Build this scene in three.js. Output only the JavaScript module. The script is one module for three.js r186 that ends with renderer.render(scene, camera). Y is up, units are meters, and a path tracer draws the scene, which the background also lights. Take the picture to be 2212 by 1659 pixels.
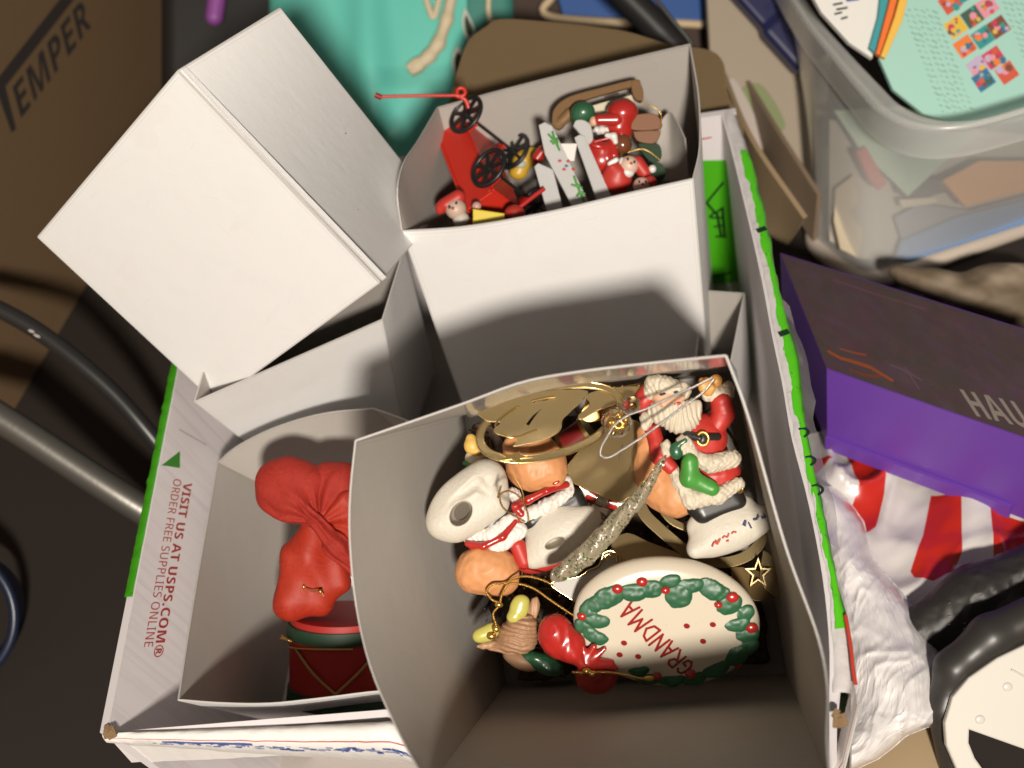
import * as THREE from 'three';
import { RoundedBoxGeometry } from 'three/addons/geometries/RoundedBoxGeometry.js';
import { mergeGeometries } from 'three/addons/utils/BufferGeometryUtils.js';

// ---------------------------------------------------------------- camera, light, exposure
const V3 = THREE.Vector3, F = 2992, CU = 1106, CV = 829.5;            // calibrated focal length and centre (2212 x 1659 units)
const AX = new V3(0.98481927, -0.17329109, 0.01006035), AY = new V3(0.12065667, 0.64172638, -0.75738314), AZ = new V3(0.12479176, 0.74709935, 0.65289323);
const EYE = new V3(0, 0.646927, 0);
const scene = new THREE.Scene();
const camera = new THREE.PerspectiveCamera(2 * Math.atan(CV / F) * 180 / Math.PI, 4 / 3, 0.02, 30);
camera.position.copy(EYE);
camera.quaternion.setFromRotationMatrix(new THREE.Matrix4().makeBasis(AX, AY, AZ));
const CAMQ = camera.quaternion.clone();
camera.focus = 0.615; camera.userData.fStop = 8;
scene.background = new THREE.Color(0.115, 0.104, 0.092);              // the dim room
const lamp = new THREE.PointLight(new THREE.Color(1, 0.912, 0.805), 10.2);
lamp.position.set(0.15, 1.08, 0.75); lamp.name = 'lamp'; lamp.castShadow = true; lamp.shadow.radius = 3; scene.add(lamp);
const renderer = new THREE.WebGLRenderer();
renderer.toneMapping = THREE.LinearToneMapping; renderer.toneMappingExposure = 1.0; renderer.shadowMap.enabled = true;

// ---------------------------------------------------------------- helpers
let seed = 7; const rnd = () => { seed = (seed * 1664525 + 1013904223) >>> 0; return seed / 4294967296; };
const ray = (u, v) => AX.clone().multiplyScalar((u - CU) / F).addScaledVector(AY, -(v - CV) / F).sub(AZ);
const at = (u, v, d) => EYE.clone().addScaledVector(ray(u, v), d);
const pl = (u, v, y) => { const r = ray(u, v); return EYE.clone().addScaledVector(r, (y - EYE.y) / r.y); };
const hit = (u, v, o, n) => { const r = ray(u, v); return EYE.clone().addScaledVector(r, o.clone().sub(EYE).dot(n) / r.dot(n)); };
const h3 = (x, y, z) => { let n = Math.imul(x, 374761393) + Math.imul(y, 668265263) + Math.imul(z, 2147483647 ^ 0x5bd1e995) | 0; n = Math.imul(n ^ (n >>> 13), 1274126177); return ((n ^ (n >>> 16)) >>> 0) / 4294967296; };
function noise(x, y, z = 0) {
  const i = Math.floor(x), j = Math.floor(y), k = Math.floor(z), s = (t) => t * t * (3 - 2 * t), a = s(x - i), b = s(y - j), c = s(z - k), L = (p, q, t) => p + (q - p) * t;
  const P = (dx, dy, dz) => h3(i + dx, j + dy, k + dz);
  return L(L(L(P(0, 0, 0), P(1, 0, 0), a), L(P(0, 1, 0), P(1, 1, 0), a), b), L(L(P(0, 0, 1), P(1, 0, 1), a), L(P(0, 1, 1), P(1, 1, 1), a), b), c) * 2 - 1;
}
const fbm = (x, y, z = 0) => noise(x, y, z) * 0.55 + noise(x * 2.1, y * 2.1, z * 2.1) * 0.28 + noise(x * 4.3, y * 4.3, z * 4.3) * 0.17;
const C = (r, g, b) => new THREE.Color().setRGB(r, g, b);
function mat(c, rough = 0.6, o = {}) {
  const { phys, ...rest } = o, col = Array.isArray(c) ? C(...c) : new THREE.Color(c);
  const m = phys ? new THREE.MeshPhysicalMaterial({ color: col, roughness: rough, ...rest }) : new THREE.MeshStandardMaterial({ color: col, roughness: rough, ...rest });
  m.side = THREE.DoubleSide; return m;
}
const used = {};
const numbered = (n) => { const k = used[n] = (used[n] ?? -1) + 1; return k ? n + '_' + String(k).padStart(3, '0') : n; };
function tag(o, label, category, group, kind) {
  o.userData.label = label; o.userData.category = category;
  if (group) o.userData.group = group;
  if (kind) o.userData.kind = kind;
  return o;
}
function thing(name, label, category, group) { const o = new THREE.Group(); o.name = numbered(name); scene.add(o); return tag(o, label, category, group); }
// a thing whose parts are modelled in millimetre-like units (about 0.2 mm) around a point seen at (u, v) and distance d
function frame(name, u, v, d, label, category, group) {
  const o = thing(name, label, category, group);
  o.position.copy(at(u, v, d)); o.quaternion.copy(CAMQ); o.scale.setScalar(d / F); o.u0 = u; o.v0 = v; return o;
}
function part(o, name, geo, m, label) {
  const q = new THREE.Mesh(geo, m); q.name = name; q.castShadow = q.receiveShadow = true; o.add(q);
  if (label) q.userData.label = label;
  return q;
}
const P = (o, u, v, z = 0) => new V3(u - o.u0, o.v0 - v, z);
function tube(o, pts, r, seg = 40, rad = 8, closed = false) {
  return new THREE.TubeGeometry(new THREE.CatmullRomCurve3(pts.map((p) => (p.isVector3 ? p : P(o, ...p))), closed, 'catmullrom', 0.5), seg, r, rad, closed);
}
function twisted(o, pts, r, turns) {                                   // a cord of two strands
  const cv = new THREE.CatmullRomCurve3(pts.map((p) => P(o, ...p))), n = turns * 8, A = [[], []], fr = cv.computeFrenetFrames(n);
  for (let i = 0; i <= n; i++) for (let s = 0; s < 2; s++) {
    const a = i / 8 * Math.PI * 2 + s * Math.PI, p = cv.getPointAt(i / n);
    A[s].push(p.addScaledVector(fr.normals[i], Math.cos(a) * r * 0.6).addScaledVector(fr.binormals[i], Math.sin(a) * r * 0.6));
  }
  return mergeGeometries(A.map((q) => new THREE.TubeGeometry(new THREE.CatmullRomCurve3(q), n, r * 0.62, 5)));
}
function poly(o, pts, depth, bevel = 0, holes = [], curved = false) {  // an outline with thickness, front face towards +z
  const sh = curved ? new THREE.Shape(new THREE.SplineCurve([...pts, pts[0]].map(([u, v]) => new THREE.Vector2(u - o.u0, o.v0 - v))).getPoints(pts.length * 6)) : new THREE.Shape(pts.map(([u, v]) => new THREE.Vector2(u - o.u0, o.v0 - v)));
  for (const h of holes) sh.holes.push(new THREE.Path((h.curved ? new THREE.SplineCurve([...h.p, h.p[0]].map(([u, v]) => new THREE.Vector2(u - o.u0, o.v0 - v))).getPoints(h.p.length * 5) : h.map(([u, v]) => new THREE.Vector2(u - o.u0, o.v0 - v)))));
  return new THREE.ExtrudeGeometry(sh, { depth, bevelEnabled: bevel > 0, bevelThickness: bevel, bevelSize: bevel, bevelOffset: -bevel, bevelSegments: 2 });
}
const ball = (o, u, v, z, rx, ry = rx, rz = rx, ang = 0) => { const g = new THREE.SphereGeometry(1, 24, 16); g.scale(rx, ry, rz); g.rotateZ(ang * Math.PI / 180); const p = P(o, u, v, z); return g.translate(p.x, p.y, p.z); };
// signed-distance modelling: e = ellipsoid (u, v, z, rx, ry, rz, degrees), c = tapered capsule
const e = (u, v, z, rx, ry = rx, rz = rx, a = 0) => ({ t: 0, u, v, z, rx, ry, rz, a: a * Math.PI / 180 });
const c = (u, v, z, r, u2, v2, z2, r2 = r) => ({ t: 1, u, v, z, r, u2, v2, z2, r2 });
const bx = (u, v, z, rx, ry, rz, a = 0, r = 3) => ({ t: 2, u, v, z, rx, ry, rz, a: a * Math.PI / 180, r });
function sdf(o, q, x, y, z) {
  const px = q.u - o.u0, py = o.v0 - q.v;
  if (q.t === 1) {
    const bx_ = q.u2 - q.u, by = q.v - q.v2, bz = q.z2 - q.z, ax = x - px, ay = y - py, az = z - q.z;
    const t = Math.max(0, Math.min(1, (ax * bx_ + ay * by + az * bz) / (bx_ * bx_ + by * by + bz * bz + 1e-9)));
    return Math.hypot(ax - bx_ * t, ay - by * t, az - bz * t) - (q.r + (q.r2 - q.r) * t);
  }
  const ca = Math.cos(q.a), sa = Math.sin(q.a), dx = x - px, dy = y - py, X = ca * dx + sa * dy, Y = -sa * dx + ca * dy, Z = z - q.z;
  if (q.t === 2) { const a = Math.abs(X) - q.rx + q.r, b = Math.abs(Y) - q.ry + q.r, d = Math.abs(Z) - q.rz + q.r; return Math.hypot(Math.max(a, 0), Math.max(b, 0), Math.max(d, 0)) + Math.min(Math.max(a, b, d), 0) - q.r; }
  const k0 = Math.hypot(X / q.rx, Y / q.ry, Z / q.rz), k1 = Math.hypot(X / q.rx ** 2, Y / q.ry ** 2, Z / q.rz ** 2);
  return k1 < 1e-9 ? -Math.min(q.rx, q.ry, q.rz) : k0 * (k0 - 1) / k1;
}
function blob(o, prims, { cell = 3, k = 5, disp = null, neg = [], color = null } = {}) {
  const lo = [1e9, 1e9, 1e9], hi = [-1e9, -1e9, -1e9], grow = (a, r) => { for (let i = 0; i < 3; i++) { lo[i] = Math.min(lo[i], a[i] - r); hi[i] = Math.max(hi[i], a[i] + r); } };
  for (const q of prims) {
    if (q.t === 1) { grow([q.u - o.u0, o.v0 - q.v, q.z], q.r); grow([q.u2 - o.u0, o.v0 - q.v2, q.z2], q.r2); } else grow([q.u - o.u0, o.v0 - q.v, q.z], q.t === 2 ? Math.hypot(q.rx, q.ry, q.rz) : Math.max(q.rx, q.ry, q.rz));
  }
  const pad = cell * 2.5, n = lo.map((l, i) => Math.ceil((hi[i] - l + 2 * pad) / cell) + 1), O = lo.map((l) => l - pad);
  const fn = (x, y, z) => {
    let d = 1e9;
    for (const q of prims) { const s = sdf(o, q, x, y, z), h = Math.max(k - Math.abs(d - s), 0) / k; d = Math.min(d, s) - h * h * k * 0.25; }
    for (const q of neg) { const s = -sdf(o, q, x, y, z), h = Math.max(4 - Math.abs(d - s), 0) / 4; d = Math.max(d, s) + h * h; }
    return disp && Math.abs(d) < 12 ? d + disp(x, y, z) : d;
  };
  const [nx, ny, nz] = n, val = new Float32Array(nx * ny * nz), id = new Int32Array(nx * ny * nz).fill(-1), I = (i, j, l) => i + nx * (j + ny * l);
  for (let l = 0; l < nz; l++) for (let j = 0; j < ny; j++) for (let i = 0; i < nx; i++) val[I(i, j, l)] = fn(O[0] + i * cell, O[1] + j * cell, O[2] + l * cell);
  const pos = [], nor = [], col = [], idx = [];
  for (let l = 0; l < nz - 1; l++) for (let j = 0; j < ny - 1; j++) for (let i = 0; i < nx - 1; i++) {
    let m = 0, sx = 0, sy = 0, sz = 0, cnt = 0;
    const g = []; for (let q = 0; q < 8; q++) { g[q] = val[I(i + (q & 1), j + (q >> 1 & 1), l + (q >> 2))]; if (g[q] < 0) m |= 1 << q; }
    if (m === 0 || m === 255) continue;
    for (const [a, b] of [[0, 1], [2, 3], [4, 5], [6, 7], [0, 2], [1, 3], [4, 6], [5, 7], [0, 4], [1, 5], [2, 6], [3, 7]]) {
      if ((g[a] < 0) === (g[b] < 0)) continue;
      const t = g[a] / (g[a] - g[b]); cnt++;
      sx += (a & 1) + ((b & 1) - (a & 1)) * t; sy += (a >> 1 & 1) + ((b >> 1 & 1) - (a >> 1 & 1)) * t; sz += (a >> 2) + ((b >> 2) - (a >> 2)) * t;
    }
    const x = O[0] + (i + sx / cnt) * cell, y = O[1] + (j + sy / cnt) * cell, z = O[2] + (l + sz / cnt) * cell, h = cell * 0.35;
    id[I(i, j, l)] = pos.length / 3; pos.push(x, y, z);
    const N = new V3(fn(x + h, y, z) - fn(x - h, y, z), fn(x, y + h, z) - fn(x, y - h, z), fn(x, y, z + h) - fn(x, y, z - h)).normalize(); nor.push(N.x, N.y, N.z);
    if (color) { const q = color(x + o.u0, o.v0 - y, z, N); col.push(q[0], q[1], q[2]); }
  }
  const quad = (a, b, d, f, flip) => { if (a < 0 || b < 0 || d < 0 || f < 0) return; flip ? idx.push(a, d, b, a, f, d) : idx.push(a, b, d, a, d, f); };
  for (let l = 1; l < nz - 1; l++) for (let j = 1; j < ny - 1; j++) for (let i = 1; i < nx - 1; i++) {
    const s = val[I(i, j, l)] < 0;
    if (s !== val[I(i + 1, j, l)] < 0) quad(id[I(i, j - 1, l - 1)], id[I(i, j, l - 1)], id[I(i, j, l)], id[I(i, j - 1, l)], !s);
    if (s !== val[I(i, j + 1, l)] < 0) quad(id[I(i - 1, j, l - 1)], id[I(i, j, l - 1)], id[I(i, j, l)], id[I(i - 1, j, l)], s);
    if (s !== val[I(i, j, l + 1)] < 0) quad(id[I(i - 1, j - 1, l)], id[I(i, j - 1, l)], id[I(i, j, l)], id[I(i - 1, j, l)], !s);
  }
  const geo = new THREE.BufferGeometry();
  geo.setAttribute('position', new THREE.Float32BufferAttribute(pos, 3)); geo.setAttribute('normal', new THREE.Float32BufferAttribute(nor, 3));
  if (color) geo.setAttribute('color', new THREE.Float32BufferAttribute(col, 3));
  const uv = new Float32Array(pos.length / 3 * 2); for (let i = 0; i < uv.length / 2; i++) { uv[2 * i] = pos[3 * i] / 100; uv[2 * i + 1] = pos[3 * i + 1] / 100; }
  geo.setAttribute('uv', new THREE.BufferAttribute(uv, 2));
  geo.setIndex(idx); return geo;
}
// a sheet of board between two lines of world points; out = +1 / -1 says which side is the outer one
function line(pts, n, smooth) {
  if (smooth) return new THREE.CatmullRomCurve3(pts, false, 'centripetal').getSpacedPoints(n);
  const L = [0]; for (let i = 1; i < pts.length; i++) L.push(L[i - 1] + pts[i].distanceTo(pts[i - 1]));
  return [...Array(n + 1).keys()].map((i) => { const t = i / n * L[L.length - 1]; let j = 1; while (j < pts.length - 1 && L[j] < t) j++; return pts[j - 1].clone().lerp(pts[j], Math.min(1, (t - L[j - 1]) / (L[j] - L[j - 1] || 1))); });
}
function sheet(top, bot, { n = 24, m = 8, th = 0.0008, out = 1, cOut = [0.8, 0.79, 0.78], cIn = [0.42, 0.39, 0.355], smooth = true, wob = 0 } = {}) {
  const A = line(top, n, smooth), B = line(bot, n, smooth), pos = [], col = [], uv = [], idx = [], W = n + 1, H = m + 1, at_ = (i, j) => A[i].clone().lerp(B[i], j / m);
  const grid = [];
  for (let j = 0; j < H; j++) for (let i = 0; i < W; i++) {
    const p = at_(i, j), du = at_(Math.min(n, i + 1), j).sub(at_(Math.max(0, i - 1), j)), dv = B[i].clone().sub(A[i]), N = du.cross(dv).normalize().multiplyScalar(out);
    if (wob) p.addScaledVector(N, wob * fbm(p.x * 30 + 9, p.y * 30, p.z * 30)); grid.push([p, N]);
  }
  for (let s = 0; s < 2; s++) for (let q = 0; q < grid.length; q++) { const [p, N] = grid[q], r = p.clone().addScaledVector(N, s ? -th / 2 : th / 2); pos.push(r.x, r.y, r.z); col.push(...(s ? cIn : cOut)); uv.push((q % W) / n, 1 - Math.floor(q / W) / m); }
  const K = W * H, f = out > 0, tri = (a, b, d) => (f ? idx.push(a, b, d) : idx.push(a, d, b));
  for (let j = 0; j < m; j++) for (let i = 0; i < n; i++) { const a = j * W + i, b = a + 1, d = a + W, g = d + 1; tri(a, d, b); tri(b, d, g); tri(K + a, K + b, K + d); tri(K + b, K + g, K + d); }
  const geo = new THREE.BufferGeometry(), edge = (a, b) => { const s = pos.length / 3; for (const q of [a, b, K + b, K + a]) { pos.push(pos[3 * q], pos[3 * q + 1], pos[3 * q + 2]); col.push(...[0, 1, 2].map((w) => (cIn[w] + cOut[w]) / 2)); uv.push(0.002, 0.002); } tri(s, s + 1, s + 2); tri(s, s + 2, s + 3); };
  for (let i = 0; i < n; i++) { edge(i, i + 1); edge(m * W + i + 1, m * W + i); } for (let j = 0; j < m; j++) { edge((j + 1) * W, j * W); edge(j * W + n, (j + 1) * W + n); }
  geo.setAttribute('position', new THREE.Float32BufferAttribute(pos, 3)); geo.setAttribute('color', new THREE.Float32BufferAttribute(col, 3)); geo.setAttribute('uv', new THREE.Float32BufferAttribute(uv, 2));
  geo.setIndex(idx); geo.computeVertexNormals(); return geo;
}
const sm = (a, b, x) => { const t = Math.max(0, Math.min(1, (x - a) / (b - a))); return t * t * (3 - 2 * t); };
function canvas(w, h, draw, colour = true) {
  const cv = document.createElement('canvas'); cv.width = w; cv.height = h; const g = cv.getContext('2d'); draw(g, w, h);
  const t = new THREE.CanvasTexture(cv); if (colour) t.colorSpace = THREE.SRGBColorSpace; t.magFilter = THREE.LinearFilter; t.wrapS = t.wrapT = THREE.RepeatWrapping; return t;
}
function grain(w, fx, fy, lo, hi) {                                     // grey noise, for bump and roughness
  const d = new Uint8Array(w * w * 4);
  for (let y = 0; y < w; y++) for (let x = 0; x < w; x++) { const v = lo + (hi - lo) * (0.5 + 0.5 * fbm(x * fx, y * fy, 3.3)) + (rnd() - 0.5) * 24; const q = 4 * (y * w + x); d[q] = d[q + 1] = d[q + 2] = Math.max(0, Math.min(255, v)); d[q + 3] = 255; }
  const t = new THREE.DataTexture(d, w, w); t.magFilter = THREE.LinearFilter; t.wrapS = t.wrapT = THREE.RepeatWrapping; t.needsUpdate = true; return t;
}
const G1 = grain(256, 0.06, 0.06, 40, 215), G2 = grain(256, 0.35, 0.02, 60, 200);
// a flat face given by origin and two edges: where a picture point falls on it, in canvas pixels
function facing(o, ex, ey, w, h) {
  const n = ex.clone().cross(ey).normalize(), fx = ey.clone().cross(n), fy = ex.clone().cross(n), a = fx.dot(ex), b = fy.dot(ey);
  return (u, v) => { const p = hit(u, v, o, n).sub(o); return [p.dot(fx) / a * w, p.dot(fy) / b * h]; };
}
function write(g, to, text, p0, p1, top, font, color) {
  const A = to(...p0), B = to(...p1), T = to(...top); g.save(); g.font = font + ' 100px sans-serif'; const w = g.measureText(text).width;
  g.transform((B[0] - A[0]) / w, (B[1] - A[1]) / w, (A[0] - T[0]) / 72, (A[1] - T[1]) / 72, A[0], A[1]); g.fillStyle = color; g.fillText(text, 0, 0); g.restore();
}
function trace(g, to, pts, color, width = 0) { g.beginPath(); pts.forEach((p, i) => { const q = to(...p); i ? g.lineTo(...q) : g.moveTo(...q); }); if (width) { g.lineWidth = width; g.strokeStyle = color; g.stroke(); } else { g.closePath(); g.fillStyle = color; g.fill(); } }
function quadGeo(o, ex, ey) {                                           // a rectangle with uv (0,1) at o
  const g = new THREE.BufferGeometry(), p = [o, o.clone().add(ex), o.clone().add(ex).add(ey), o.clone().add(ey)];
  g.setAttribute('position', new THREE.Float32BufferAttribute(p.flatMap((q) => [q.x, q.y, q.z]), 3)); g.setAttribute('uv', new THREE.Float32BufferAttribute([0, 1, 1, 1, 1, 0, 0, 0], 2)); g.setIndex([0, 3, 1, 1, 3, 2]); g.computeVertexNormals(); return g;
}
function slab(o, ex, ey, ez) {                                          // a parallelepiped from a corner and three edges; uv 0..1 on each face
  const fs = [[o, ex, ey], [o.clone().add(ez), ex, ey], [o, ex, ez], [o.clone().add(ey), ex, ez], [o, ey, ez], [o.clone().add(ex), ey, ez]];
  const g = mergeGeometries(fs.map((q) => quadGeo(...q))), cen = o.clone().addScaledVector(ex, 0.5).addScaledVector(ey, 0.5).addScaledVector(ez, 0.5), p = g.attributes.position, ix = g.index.array;
  const a = new V3(), b = new V3(), d = new V3();
  for (let i = 0; i < ix.length; i += 3) { a.fromBufferAttribute(p, ix[i]); b.fromBufferAttribute(p, ix[i + 1]); d.fromBufferAttribute(p, ix[i + 2]); const N = b.clone().sub(a).cross(d.clone().sub(a)); if (N.dot(a.clone().sub(cen)) < 0) { const t = ix[i + 1]; ix[i + 1] = ix[i + 2]; ix[i + 2] = t; } }
  g.computeVertexNormals(); return g;
}

// ---------------------------------------------------------------- materials
const boardMap = canvas(1024, 1024, (g) => {                            // faint handling marks on the card
  g.fillStyle = '#fdfdfd'; g.fillRect(0, 0, 1024, 1024); seed = 51;
  for (let i = 0; i < 60; i++) { g.fillStyle = `rgba(${120 + rnd() * 50},${105 + rnd() * 40},${85 + rnd() * 40},${0.004 + rnd() * 0.01})`; g.beginPath(); g.ellipse(rnd() * 1024, rnd() * 1024, 15 + rnd() * 90, 6 + rnd() * 40, rnd() * 3, 0, 7); g.fill(); }
  for (let i = 0; i < 26; i++) { g.strokeStyle = `rgba(110,100,90,${0.03 + rnd() * 0.08})`; g.lineWidth = 0.8 + rnd(); const x = rnd() * 1024, y = rnd() * 1024, a = rnd() * 6.3, l = 10 + rnd() * 70; g.beginPath(); g.moveTo(x, y); g.lineTo(x + Math.cos(a) * l, y + Math.sin(a) * l); g.stroke(); }
  g.strokeStyle = 'rgba(90,80,70,.22)'; g.lineWidth = 3; g.strokeRect(3, 3, 1018, 1018); g.strokeStyle = 'rgba(90,80,70,.1)'; g.lineWidth = 2; g.strokeRect(14, 14, 996, 996);
});
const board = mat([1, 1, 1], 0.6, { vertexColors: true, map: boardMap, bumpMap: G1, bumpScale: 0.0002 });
const kraft = mat([0.3, 0.19, 0.095], 0.85, { bumpMap: G1, bumpScale: 0.0004 });
const brass = mat([0.38, 0.285, 0.14], 0.34, { metalness: 0.85, bumpMap: G1, bumpScale: 0.00004 }), brassEdge = mat([0.75, 0.55, 0.22], 0.2, { metalness: 1 });
const gold = mat([0.62, 0.38, 0.1], 0.3, { metalness: 0.9 }), silver = mat([0.75, 0.73, 0.7], 0.28, { metalness: 0.9 });
const gloss = (col, r = 0.28) => mat(col, r, { phys: true, clearcoat: 0.5, clearcoatRoughness: 0.15 });
const red = mat([0.46, 0.033, 0.024], 0.45), redGloss = gloss([0.4, 0.02, 0.015]), cream = mat([0.6, 0.53, 0.41], 0.6), bisque = mat([0.57, 0.525, 0.44], 0.5, { bumpMap: G1, bumpScale: 0.0003 }), peach = mat([0.6, 0.27, 0.11], 0.5), black = mat([0.02, 0.018, 0.017], 0.35);
const leafGreen = mat([0.02, 0.1, 0.042], 0.42);
const blackPlastic = mat([0.012, 0.012, 0.013], 0.4), white = gloss([0.72, 0.7, 0.66]), green = mat([0.06, 0.27, 0.04], 0.4), darkGreen = gloss([0.02, 0.1, 0.042], 0.38), skin = mat([0.66, 0.4, 0.26], 0.5), brown = mat([0.2, 0.085, 0.035], 0.45), yellow = gloss([0.48, 0.45, 0.1]);
const fur = (x, y, z) => 1.6 * Math.sin((x * 0.42 + 2.5 * noise(x * 0.06, y * 0.06, z * 0.06))) * Math.sin(y * 0.17 + z * 0.2 + 3 * noise(x * 0.05, y * 0.05)) + 0.9 * noise(x * 0.2, y * 0.2, z * 0.2);
const beardWave = (x, y, z) => 1.8 * Math.sin(x * 0.55 + 3.2 * noise(x * 0.03, y * 0.035, 4) + y * 0.08) + 0.6 * noise(x * 0.2, y * 0.1);
const folds = (a) => (x, y, z) => a * (Math.abs(noise(x * 0.035, y * 0.03, z * 0.03)) * 3 + noise(x * 0.09, y * 0.08, z * 0.08));

// ---------------------------------------------------------------- setting
{
  const g = new THREE.PlaneGeometry(8, 8, 1, 1).rotateX(-Math.PI / 2), m = mat([0.02, 0.0132, 0.0098], 0.85, { bumpMap: G1, bumpScale: 0.002 });
  const q = new THREE.Mesh(g, m); q.name = 'floor'; q.receiveShadow = true; q.userData.kind = 'structure'; q.userData.label = 'dark brown floor under the boxes'; scene.add(q);
}

// ---------------------------------------------------------------- shipping box
const X0 = -0.2634, X1 = 0.0455, ZF = -0.2755, ZB = -0.6262, RY = 0.14;
{
  const t = thing('shipping_box', 'open white postal shipping box with green tape that holds the gift boxes', 'shipping box');
  const paper = [0.66, 0.62, 0.63];
  // wall on the picture's left, with its print
  const oL = new V3(X0, RY, ZF), exL = new V3(0, 0, ZB - ZF), eyL = new V3(0.03, -RY, 0), toL = facing(oL, exL, eyL, 1800, 720);
  const mapL = canvas(1800, 720, (g, w, h) => {
    g.fillStyle = '#ffffff'; g.fillRect(0, 0, w, h);
    for (let i = 0; i < 90; i++) { g.fillStyle = `rgba(${120 + rnd() * 60},${110 + rnd() * 50},${130 + rnd() * 60},0.05)`; const x = rnd() * w; g.fillRect(x, 0, 2 + rnd() * 14, h); }
    write(g, toL, 'VISIT US AT USPS.COM®', [391, 1045], [323, 1425], [409, 1048], 'bold', '#b3362c');
    write(g, toL, 'ORDER FREE SUPPLIES ONLINE', [369, 1035], [303, 1402], [386, 1038], 'normal', '#bb4a40');
    trace(g, toL, [[342, 1007], [382, 977], [382, 1014]], '#3d9a26');
    trace(g, toL, [[380, 930], [440, 965]], 'rgba(120,110,125,0.5)', 3);
  });
  const cardL = mat([1, 1, 1], 0.7, { vertexColors: true, map: mapL, bumpMap: G2, bumpScale: 0.0003 });
  const card = mat([1, 1, 1], 0.7, { vertexColors: true, bumpMap: G2, bumpScale: 0.0004 });
  part(t, 'wall', sheet([new V3(X0, RY, ZF), new V3(X0, RY, ZB)], [new V3(X0 + 0.03, 0.003, ZF), new V3(X0 + 0.03, 0.003, ZB)], { th: 0.004, smooth: false, out: 1, cOut: paper, cIn: paper }), cardL, 'wall printed with red words and a green triangle');
  // far wall, green taped inside
  const oB = new V3(X0, RY, ZB), exB = new V3(X1 - X0, 0, 0), eyB = new V3(0, -RY, 0), toB = facing(oB, exB, eyB, 1600, 720);
  const mapB = canvas(1600, 720, (g, w, h) => {
    g.fillStyle = '#ffffff'; g.fillRect(0, 0, w, h); trace(g, toB, [[1400, 345], [1572, 343], [1600, 660], [1400, 665]], '#56cf17');
    trace(g, toB, [[1514, 297], [1536, 293]], '#cc3d2a', 5);
    for (const s of [[[1526, 437], [1562, 392]], [[1526, 437], [1545, 460], [1562, 447]], [[1536, 470], [1564, 470]], [[1541, 490], [1566, 486]], [[1545, 511], [1570, 512]], [[1548, 460], [1558, 514]], [[1532, 470], [1545, 455]], [[1560, 449], [1565, 514]], [[1545, 600], [1580, 590]]]) trace(g, toB, s, '#123018', 8);
  });
  part(t, 'wall', sheet([new V3(X0, RY, ZB), new V3(X1, RY, ZB)], [new V3(X0, 0.003, ZB), new V3(X1, 0.003, ZB)], { th: 0.004, smooth: false, cOut: paper, cIn: paper }), mat([1, 1, 1], 0.5, { vertexColors: true, map: mapB }), 'wall with green tape drawn on in black inside');
  // wall on the picture's right
  const inner = [[1562, 244], [1577, 292], [1617, 451], [1653, 610], [1676, 732], [1697, 830], [1716, 940], [1753, 1083], [1786, 1256], [1800, 1400], [1800, 1500]].map(([u, v]) => pl(u, v, RY));
  part(t, 'wall', sheet(inner, inner.map((p) => new V3(X1 - 0.004, 0.003, p.z)), { th: 0.003, cOut: paper, cIn: paper, n: 40 }), card);
  // its folded rim under green tape
  const outer = [[1589, 244], [1622, 342], [1657, 484], [1686, 633], [1722, 768], [1737, 900], [1757, 1000], [1774, 1083], [1808, 1256], [1833, 1360], [1842, 1440], [1838, 1500]].map(([u, v]) => pl(u, v, RY - 0.002));
  const A = line(inner, 90, true), B = line(outer, 90, true), roof = (i0, i1, lift, name, cols, m, lab) => {
    const rows = cols ?? [0, 0.3, 0.7, 1, 1.04], wav = (i, j) => (cols && j < 2 ? 0.16 * fbm(i * 0.33, 4 + j, 6) - (i > 60 ? 0.1 : 0) : 0), pos = [], idx = [];
    for (let i = i0; i <= i1; i++) rows.forEach((r, j) => { const p = A[i].clone().lerp(B[i], r + wav(i, j)); p.y += lift + (j === 4 ? -0.11 : [0.0003, 0.0016, 0.0018, 0][j]) + 0.0011 * fbm(i * 0.5, j * 1.7, 2); p.x += 0.0009 * fbm(i * 0.6, j, 9); pos.push(p.x, p.y, p.z); });
    for (let i = 0; i < i1 - i0; i++) for (let j = 0; j < 4; j++) { const a = i * 5 + j; idx.push(a, a + 1, a + 5, a + 1, a + 6, a + 5); }
    const g = new THREE.BufferGeometry(); g.setAttribute('position', new THREE.Float32BufferAttribute(pos, 3)); g.setAttribute('uv', new THREE.Float32BufferAttribute(pos.flatMap((q, i) => (i % 3 ? [] : [(pos[i + 2]) * 12, pos[i] * 12])), 2)); g.setIndex(idx); g.computeVertexNormals(); return part(t, name, g, m, lab);
  };
  const tapeMap = canvas(512, 512, (g) => {
    g.fillStyle = '#55c31d'; g.fillRect(0, 0, 512, 512);
    for (let i = 0; i < 260; i++) { g.fillStyle = `rgba(20,${60 + rnd() * 60},10,${rnd() * 0.3})`; g.beginPath(); g.ellipse(rnd() * 512, rnd() * 512, 1 + rnd() * 5, 1 + rnd() * 3, rnd() * 3, 0, 7); g.fill(); }
  });
  const tape = mat([1, 1, 1], 0.35, { map: tapeMap, side: THREE.DoubleSide });
  roof(0, 90, 0, 'flap', null, mat([0.6, 0.57, 0.56], 0.6, { bumpMap: G1, bumpScale: 0.0006 }), 'folded white rim');
  roof(9, 83, 0.0009, 'tape', [0.3, 0.55, 0.8, 1, 1.03], tape, 'wrinkled green tape along the rim');
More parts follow.
